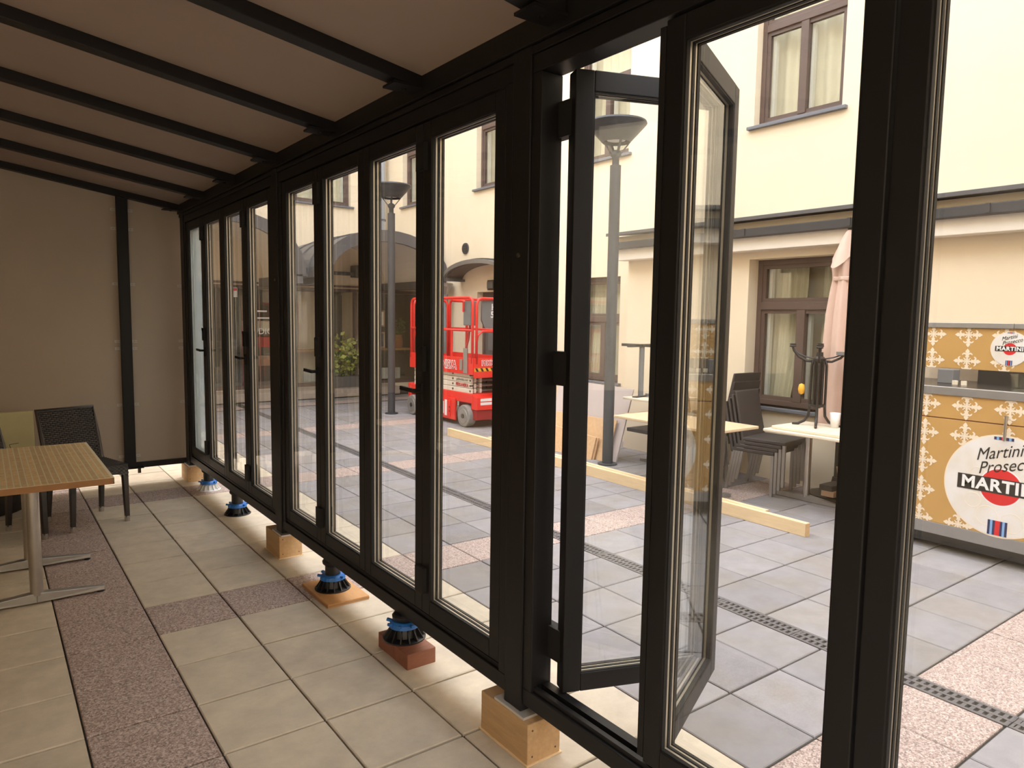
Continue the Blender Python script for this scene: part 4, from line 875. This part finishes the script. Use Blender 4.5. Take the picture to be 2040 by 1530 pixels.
MB().tube([(0,0,0.01),(0,0,0.62)], 0.030, 14).build('column', 'lift_grey', t, smooth=True, auto=True); box('mount_plate', 'cast_iron', t, -0.06, 0.06, -0.06, 0.06, 0.0, 0.012)
for a in (0, math.pi/2): MB().bar((-0.16*math.cos(a),-0.16*math.sin(a),0.65), (0.16*math.cos(a),0.16*math.sin(a),0.65), 0.05, 0.03).build('foot_bar', 'lift_grey', t)
t = thing('hanging_float', 'small yellow float on a cord hanging from the iron base', 'float', (5.875, 3.555, 0.98))
MB().lathe([(0.0,0.0),(0.022,0.01),(0.03,0.05),(0.022,0.09),(0.0,0.10)], 14).build('body', 'hazard_yellow', t, smooth=True); MB().tube([(0,0,0.095),(0.01,0.0,0.20),(0.0,0.0,0.37)], 0.003, 6).build('cord', 'bolt_dark', t)
t = thing('mug', 'white mug on the loose cream tabletop', 'mug', (5.97, 3.28, 0.708)); MB().lathe([(0,0),(0.032,0),(0.045,0.13),(0.040,0.13),(0.028,0.006)], 18).build('cup', 'mug_white', t, smooth=True); MB().tube([(0.04,0,0.10),(0.07,0,0.09),(0.068,0,0.05),(0.036,0,0.03)], 0.006, 6).build('handle', 'mug_white', t)
t = thing('cardboard_box', 'torn brown cardboard box on the slabs under the cream table', 'box', (6.08, 2.98, 0), R(8)); box('body', 'card_brown', t, -0.16, 0.16, -0.18, 0.18, 0.0, 0.28)
for s in (-1, 1): MB().hexa([(s*0.16,-0.22,0.28),(s*0.165,-0.22,0.28),(s*0.165,0.22,0.28),(s*0.16,0.22,0.28),(s*0.22,-0.22,0.40),(s*0.225,-0.22,0.40),(s*0.225,0.22,0.40),(s*0.22,0.22,0.40)]).build('flap', 'card_brown', t)
for i, (y, z) in enumerate(((3.28, 0.07), (3.30, 0.12))): o = box('dark_plank', 'chair_weave' if i else 'card_brown', None, 6.02, 6.26, y, y+0.12, z, z+0.05, 0.004); tag(o, ['short dark plank lying under the cream table', 'upper short plank lying across another under the table'][i], 'plank')

# ------------------------------------------------------------------ closed parasol
t = thing('closed_parasol', 'closed pink-beige parasol standing behind the cream table', 'parasol', (6.31, 3.42, 0))
fold = lambda a, i, z: 1+0.15*math.cos(6*a+0.25*math.sin(2*a)+0.4)+0.08*math.cos(11*a+1)+0.05*math.cos(3*a+1)
MB().lathe([(0.150,0.62),(0.155,0.8),(0.155,1.1),(0.150,1.4),(0.140,1.7),(0.118,1.92),(0.105,2.02),(0.112,2.10),(0.115,2.2),(0.09,2.28)], 120, mod=fold).build('canopy', 'umbrella_pink', t, smooth=True)
def capf(u, v):
    a = 2*math.pi*u; lobe = abs(math.cos(2*a+0.5))**1.5; r = 0.02+v*(0.085+0.085*lobe)*(0.75+0.25*v); z = 2.46-0.05*v-v*v*(0.20+0.10*lobe)
    return (r*math.cos(a), r*math.sin(a), z)
MB().grid(capf, 72, 8).build('top_cap', 'umbrella_pink', t, smooth=True)
MB().tube([(0,0,0.03),(0,0,2.48)], 0.024, 12).build('pole', 'cast_iron', t); MB().lathe([(0.0,2.47),(0.03,2.47),(0.025,2.50),(0.0,2.51)], 10).build('finial', 'lamp_grey', t)
MB().lathe([(0.112,2.0),(0.118,2.01),(0.118,2.03),(0.112,2.04)], 32, mod=lambda a, i, z: 1+0.08*math.cos(8*a)).build('tie_strap', 'umbrella_pink', t)
MB().lathe([(0,0),(0.24,0),(0.24,0.04),(0.06,0.07),(0.035,0.2),(0,0.2)], 20).build('base', 'cast_iron', t)

# ------------------------------------------------------------------ drinks bar with printed panels
BX, BY = 5.45, 1.30
t = thing('drinks_bar', 'gold patterned drinks bar counter with round logo panels', 'bar counter', (BX, BY, 0)); B_ = t
ya, yb = -1.55, 1.42
box('kick_base', 'counter_black', B_, 0.10, 0.60, ya+0.1, yb-0.1, 0.03, 0.14); box('plinth', 'alu_dull', B_, 0.0, 0.66, ya, yb, 0.12, 0.205, 0.004)
for y in (ya+0.2, yb-0.2):
    for x in (0.12, 0.55): MB().tube([(x, y-0.02, 0.045), (x, y+0.02, 0.045)], 0.045, 14).build('castor', 'plastic_black', B_)
fp = box('front_panel', 'bar_gold', B_, 0.0, 0.03, ya, yb, 0.205, 0.960, 0.002); up = box('upper_panel', 'bar_gold', B_, 0.0, 0.03, ya, yb, 0.968, 1.130, 0.002)
box('hinge_strip', 'wood_red', B_, 0.008, 0.02, ya, yb, 0.958, 0.970); box('side_panel', 'bar_gold', B_, 0.03, 0.66, yb-0.03, yb, 0.205, 1.13); box('side_panel', 'bar_gold', B_, 0.03, 0.66, ya, ya+0.03, 0.205, 1.13)
box('counter_trim', 'alu_dull', B_, -0.012, 0.02, ya-0.01, yb+0.01, 1.130, 1.188, 0.004); box('counter_top', 'counter_black', B_, 0.02, 0.86, ya, yb, 1.15, 1.180, 0.003)
bb = box('back_board', 'bar_gold', B_, 0.65, 0.68, ya, yb, 1.283, 1.600, 0.002); box('board_cap', 'alu_dull', B_, 0.635, 0.70, ya, 0.72, 1.600, 1.640, 0.003); box('board_cap', 'alu_dull', B_, 0.635, 0.70, 0.722, yb, 1.600, 1.640, 0.003)
box('splash_back', 'table_cream', B_, 0.86, 0.88, 0.35, yb, 1.10, 1.45); box('bottle_well', 'counter_black', B_, 0.60, 0.80, ya, 0.92, 1.18, 1.285); box('board_post', 'lift_grey', B_, 0.42, 0.54, 1.02, 1.13, 1.18, 1.285, 0.004)
for y in (-1.2, -0.2): box('board_post', 'lift_grey', B_, 0.70, 0.74, y, y+0.06, 1.18, 1.6)
for y in (0.98, 0.92): MB().tube([(0.36, y, 1.18), (0.36, y, 1.21)], 0.02, 10).build('tap_knob', 'table_cream', B_)
for y in (0.60, 0.40): MB().lathe([(0.0,0.0),(0.045,0.0),(0.06,0.10),(0.055,0.10),(0.04,0.005)], 14, (0.45, y, 1.18)).build('glass_bowl', 'window_glass', B_)
mo = MB()
def fl(poly):      # flat print: one face just proud of the panel, turned to the yard
    n = len(mo.v); a = sum(poly[i][0]*poly[(i+1) % len(poly)][1]-poly[(i+1) % len(poly)][0]*poly[i][1] for i in range(len(poly)))
    if a < 0: poly = poly[::-1]
    mo.v += [(-0.00012*(len(mo.f) % 9), -u, v) for u, v in poly]; mo.f.append(tuple(range(n, n+len(poly))))
def rot(p, a): return (p[0]*math.cos(a)-p[1]*math.sin(a), p[0]*math.sin(a)+p[1]*math.cos(a))
for k in range(4):
    a = k*math.pi/2
    fl([rot(p, a) for p in ((-0.008, 0.0), (0.008, 0.0), (0.0065, 0.05), (0.004, 0.066), (-0.004, 0.066), (-0.0065, 0.05))])
    fl([rot(p, a) for p in ((0, 0.058), (0.010, 0.072), (0.018, 0.083), (0.010, 0.095), (0, 0.108), (-0.010, 0.095), (-0.018, 0.083), (-0.010, 0.072))])
    fl([rot(p, a+math.pi/4) for p in ((0.0, 0.012), (0.009, 0.025), (-0.009, 0.025))]); fl([rot(p, a+math.pi/4) for p in ((0.0035, 0.0251), (0.0035, 0.039), (-0.0035, 0.039), (-0.0035, 0.0251))])
    for s in (-1, 1):
        n = 9; outer = []; inner = []
        for q in range(n+1):
            an = -1.2+q/n*4.2; w = 0.003+0.0050*math.sin(math.pi*q/n)
            outer.append((s*(0.022+(0.0165+w)*math.cos(an)*-1), 0.050+(0.0165+w)*math.sin(an))); inner.append((s*(0.022+(0.0165-w)*math.cos(an)*-1), 0.050+(0.0165-w)*math.sin(an)))
        for q in range(n): fl([rot(p, a) for p in (outer[q], outer[q+1], inner[q+1], inner[q])])
mo.v = [(v[0], v[1]*0.9, v[2]*0.9) for v in mo.v]
motif = mo.mesh('ornament', 'bar_cream')
def clipmotif(name, zlo, zhi):      # motif cut by the panel edge
    import bmesh
    bm = bmesh.new(); bm.from_mesh(motif)
    for z, n in ((zlo, -1), (zhi, 1)):
        g = bm.verts[:]+bm.edges[:]+bm.faces[:]; bmesh.ops.bisect_plane(bm, geom=g, plane_co=(0,0,z), plane_no=(0,0,n), clear_outer=True)
    me = bpy.data.meshes.new(name); bm.to_mesh(me); bm.free(); me.materials.append(M['bar_cream']); return me
LY, LZ, LR = 1.814-BY, 0.545, 0.350
lowcut = clipmotif('ornament', -0.022, 1); 
for i in range(12):
    y = 2.315-BY-0.262*(i-1)
    if y < ya+0.1 or y > yb-0.08: continue
    for z in (0.855, 0.648, 0.437, 0.228):
        if (y-LY)**2+(z-LZ)**2 < (LR-0.05)**2: continue
        put('ornament', motif if z > 0.3 else lowcut, fp, loc=(-0.0012, y, z))
    put('ornament', clipmotif('ornament', -1, 1.128-1.062), up, loc=(-0.0012, y, 1.062))
hi = clipmotif('ornament', -1, 0.05); lo = clipmotif('ornament', -0.062, 1)
for i in range(12):
    y = 2.575-BY-0.2535*(i-1)
    if y < ya+0.1 or y > yb-0.05: continue
    put('ornament', hi, bb, loc=(0.6488, y, 1.548)); put('ornament', lo, bb, loc=(0.6488, y, 1.345))
def disc(name, m, parent, x, y, z, r, th, n=64): return MB().prism([(r*math.cos(2*math.pi*a/n), r*math.sin(2*math.pi*a/n)) for a in range(n)], lambda u, v, d: (x-d, y+u, z+v), 0.0, th).build(name, m, parent)
def logo(parent, x, y, z, r, big):
    disc('logo_rim', 'bar_cream', parent, x, y, z, r, 0.0015); disc('logo_disc', 'bar_white', parent, x-0.0015, y, z, r*0.975, 0.001); k = r/0.35
    disc('logo_ring', 'letter_white', parent, x-0.0025, y, z-0.005*k, 0.130*k, 0.0005); disc('logo_dot', 'martini_red', parent, x-0.003, y, z-0.005*k, 0.122*k, 0.0006)
    box('logo_band', 'letter_black', parent, x-0.0046, x-0.0036, y-0.262*k, y+0.262*k, z-0.052*k, z+0.052*k)
    text('logo_lettering', 'MARTINI', 'letter_white', parent, 0.112*k, MRX((x-0.0048, y, z-0.002*k)), extrude=0.0003, bold=0.0035*k, space=1.08, sx=1.02)
    sc = face_mx((x-0.004, y+0.03*k, z+0.225*k), (0,-math.cos(0.25),math.sin(0.25)), (0,math.sin(0.25),math.cos(0.25)))
    text('logo_lettering', 'Martini', 'letter_black', parent, 0.115*k, sc, extrude=0.0003, shear=0.5, bold=0.0, sx=0.85)
    sc = face_mx((x-0.004, y-0.03*k, z+0.145*k), (0,-math.cos(0.25),math.sin(0.25)), (0,math.sin(0.25),math.cos(0.25)))
    text('logo_lettering', 'Prosecco', 'letter_black', parent, 0.115*k, sc, extrude=0.0003, shear=0.5, bold=0.0, sx=0.85)
    for q, m in enumerate(('stripe_navy', 'stripe_sky', 'stripe_navy', 'martini_red', 'martini_red', 'stripe_navy', 'stripe_sky', 'stripe_navy')):
        yy = y+0.058*k-0.0145*k*q; box('logo_stripe', m, parent, x-0.004, x-0.003, yy-0.0145*k, yy, z-0.335*k, z-0.235*k)
        box('logo_stripe', m, parent, x-0.004, x-0.003, yy-0.0145*k, yy, z+0.315*k, z+0.335*k)
    if big:
        for (dy, dz, rr) in ((0.07, -0.21, 0.065), (-0.08, -0.235, 0.065), (0.14, 0.06, 0.05), (0.16, -0.12, 0.05)):
            MB().tube([(x-0.0026, y+dy+rr*math.cos(a*math.pi/14), z+dz+rr*math.sin(a*math.pi/14)) for a in range(29)], 0.0012, 4).build('logo_medal', 'bar_cream', parent)
logo(B_, 0.0, LY, LZ, LR, True); logo(B_, 0.649, 2.040-BY, 1.452, 0.128, False)
MB().tube([(-0.03, LY-0.01, 0.86), (-0.03, LY-0.01, 1.03)], 0.010, 10).build('pull_handle', 'steel', B_); 
for z in (0.87, 1.02): MB().tube([(0.0, LY-0.01, z), (-0.035, LY-0.01, z)], 0.009, 8).build('handle_post', 'steel', B_)
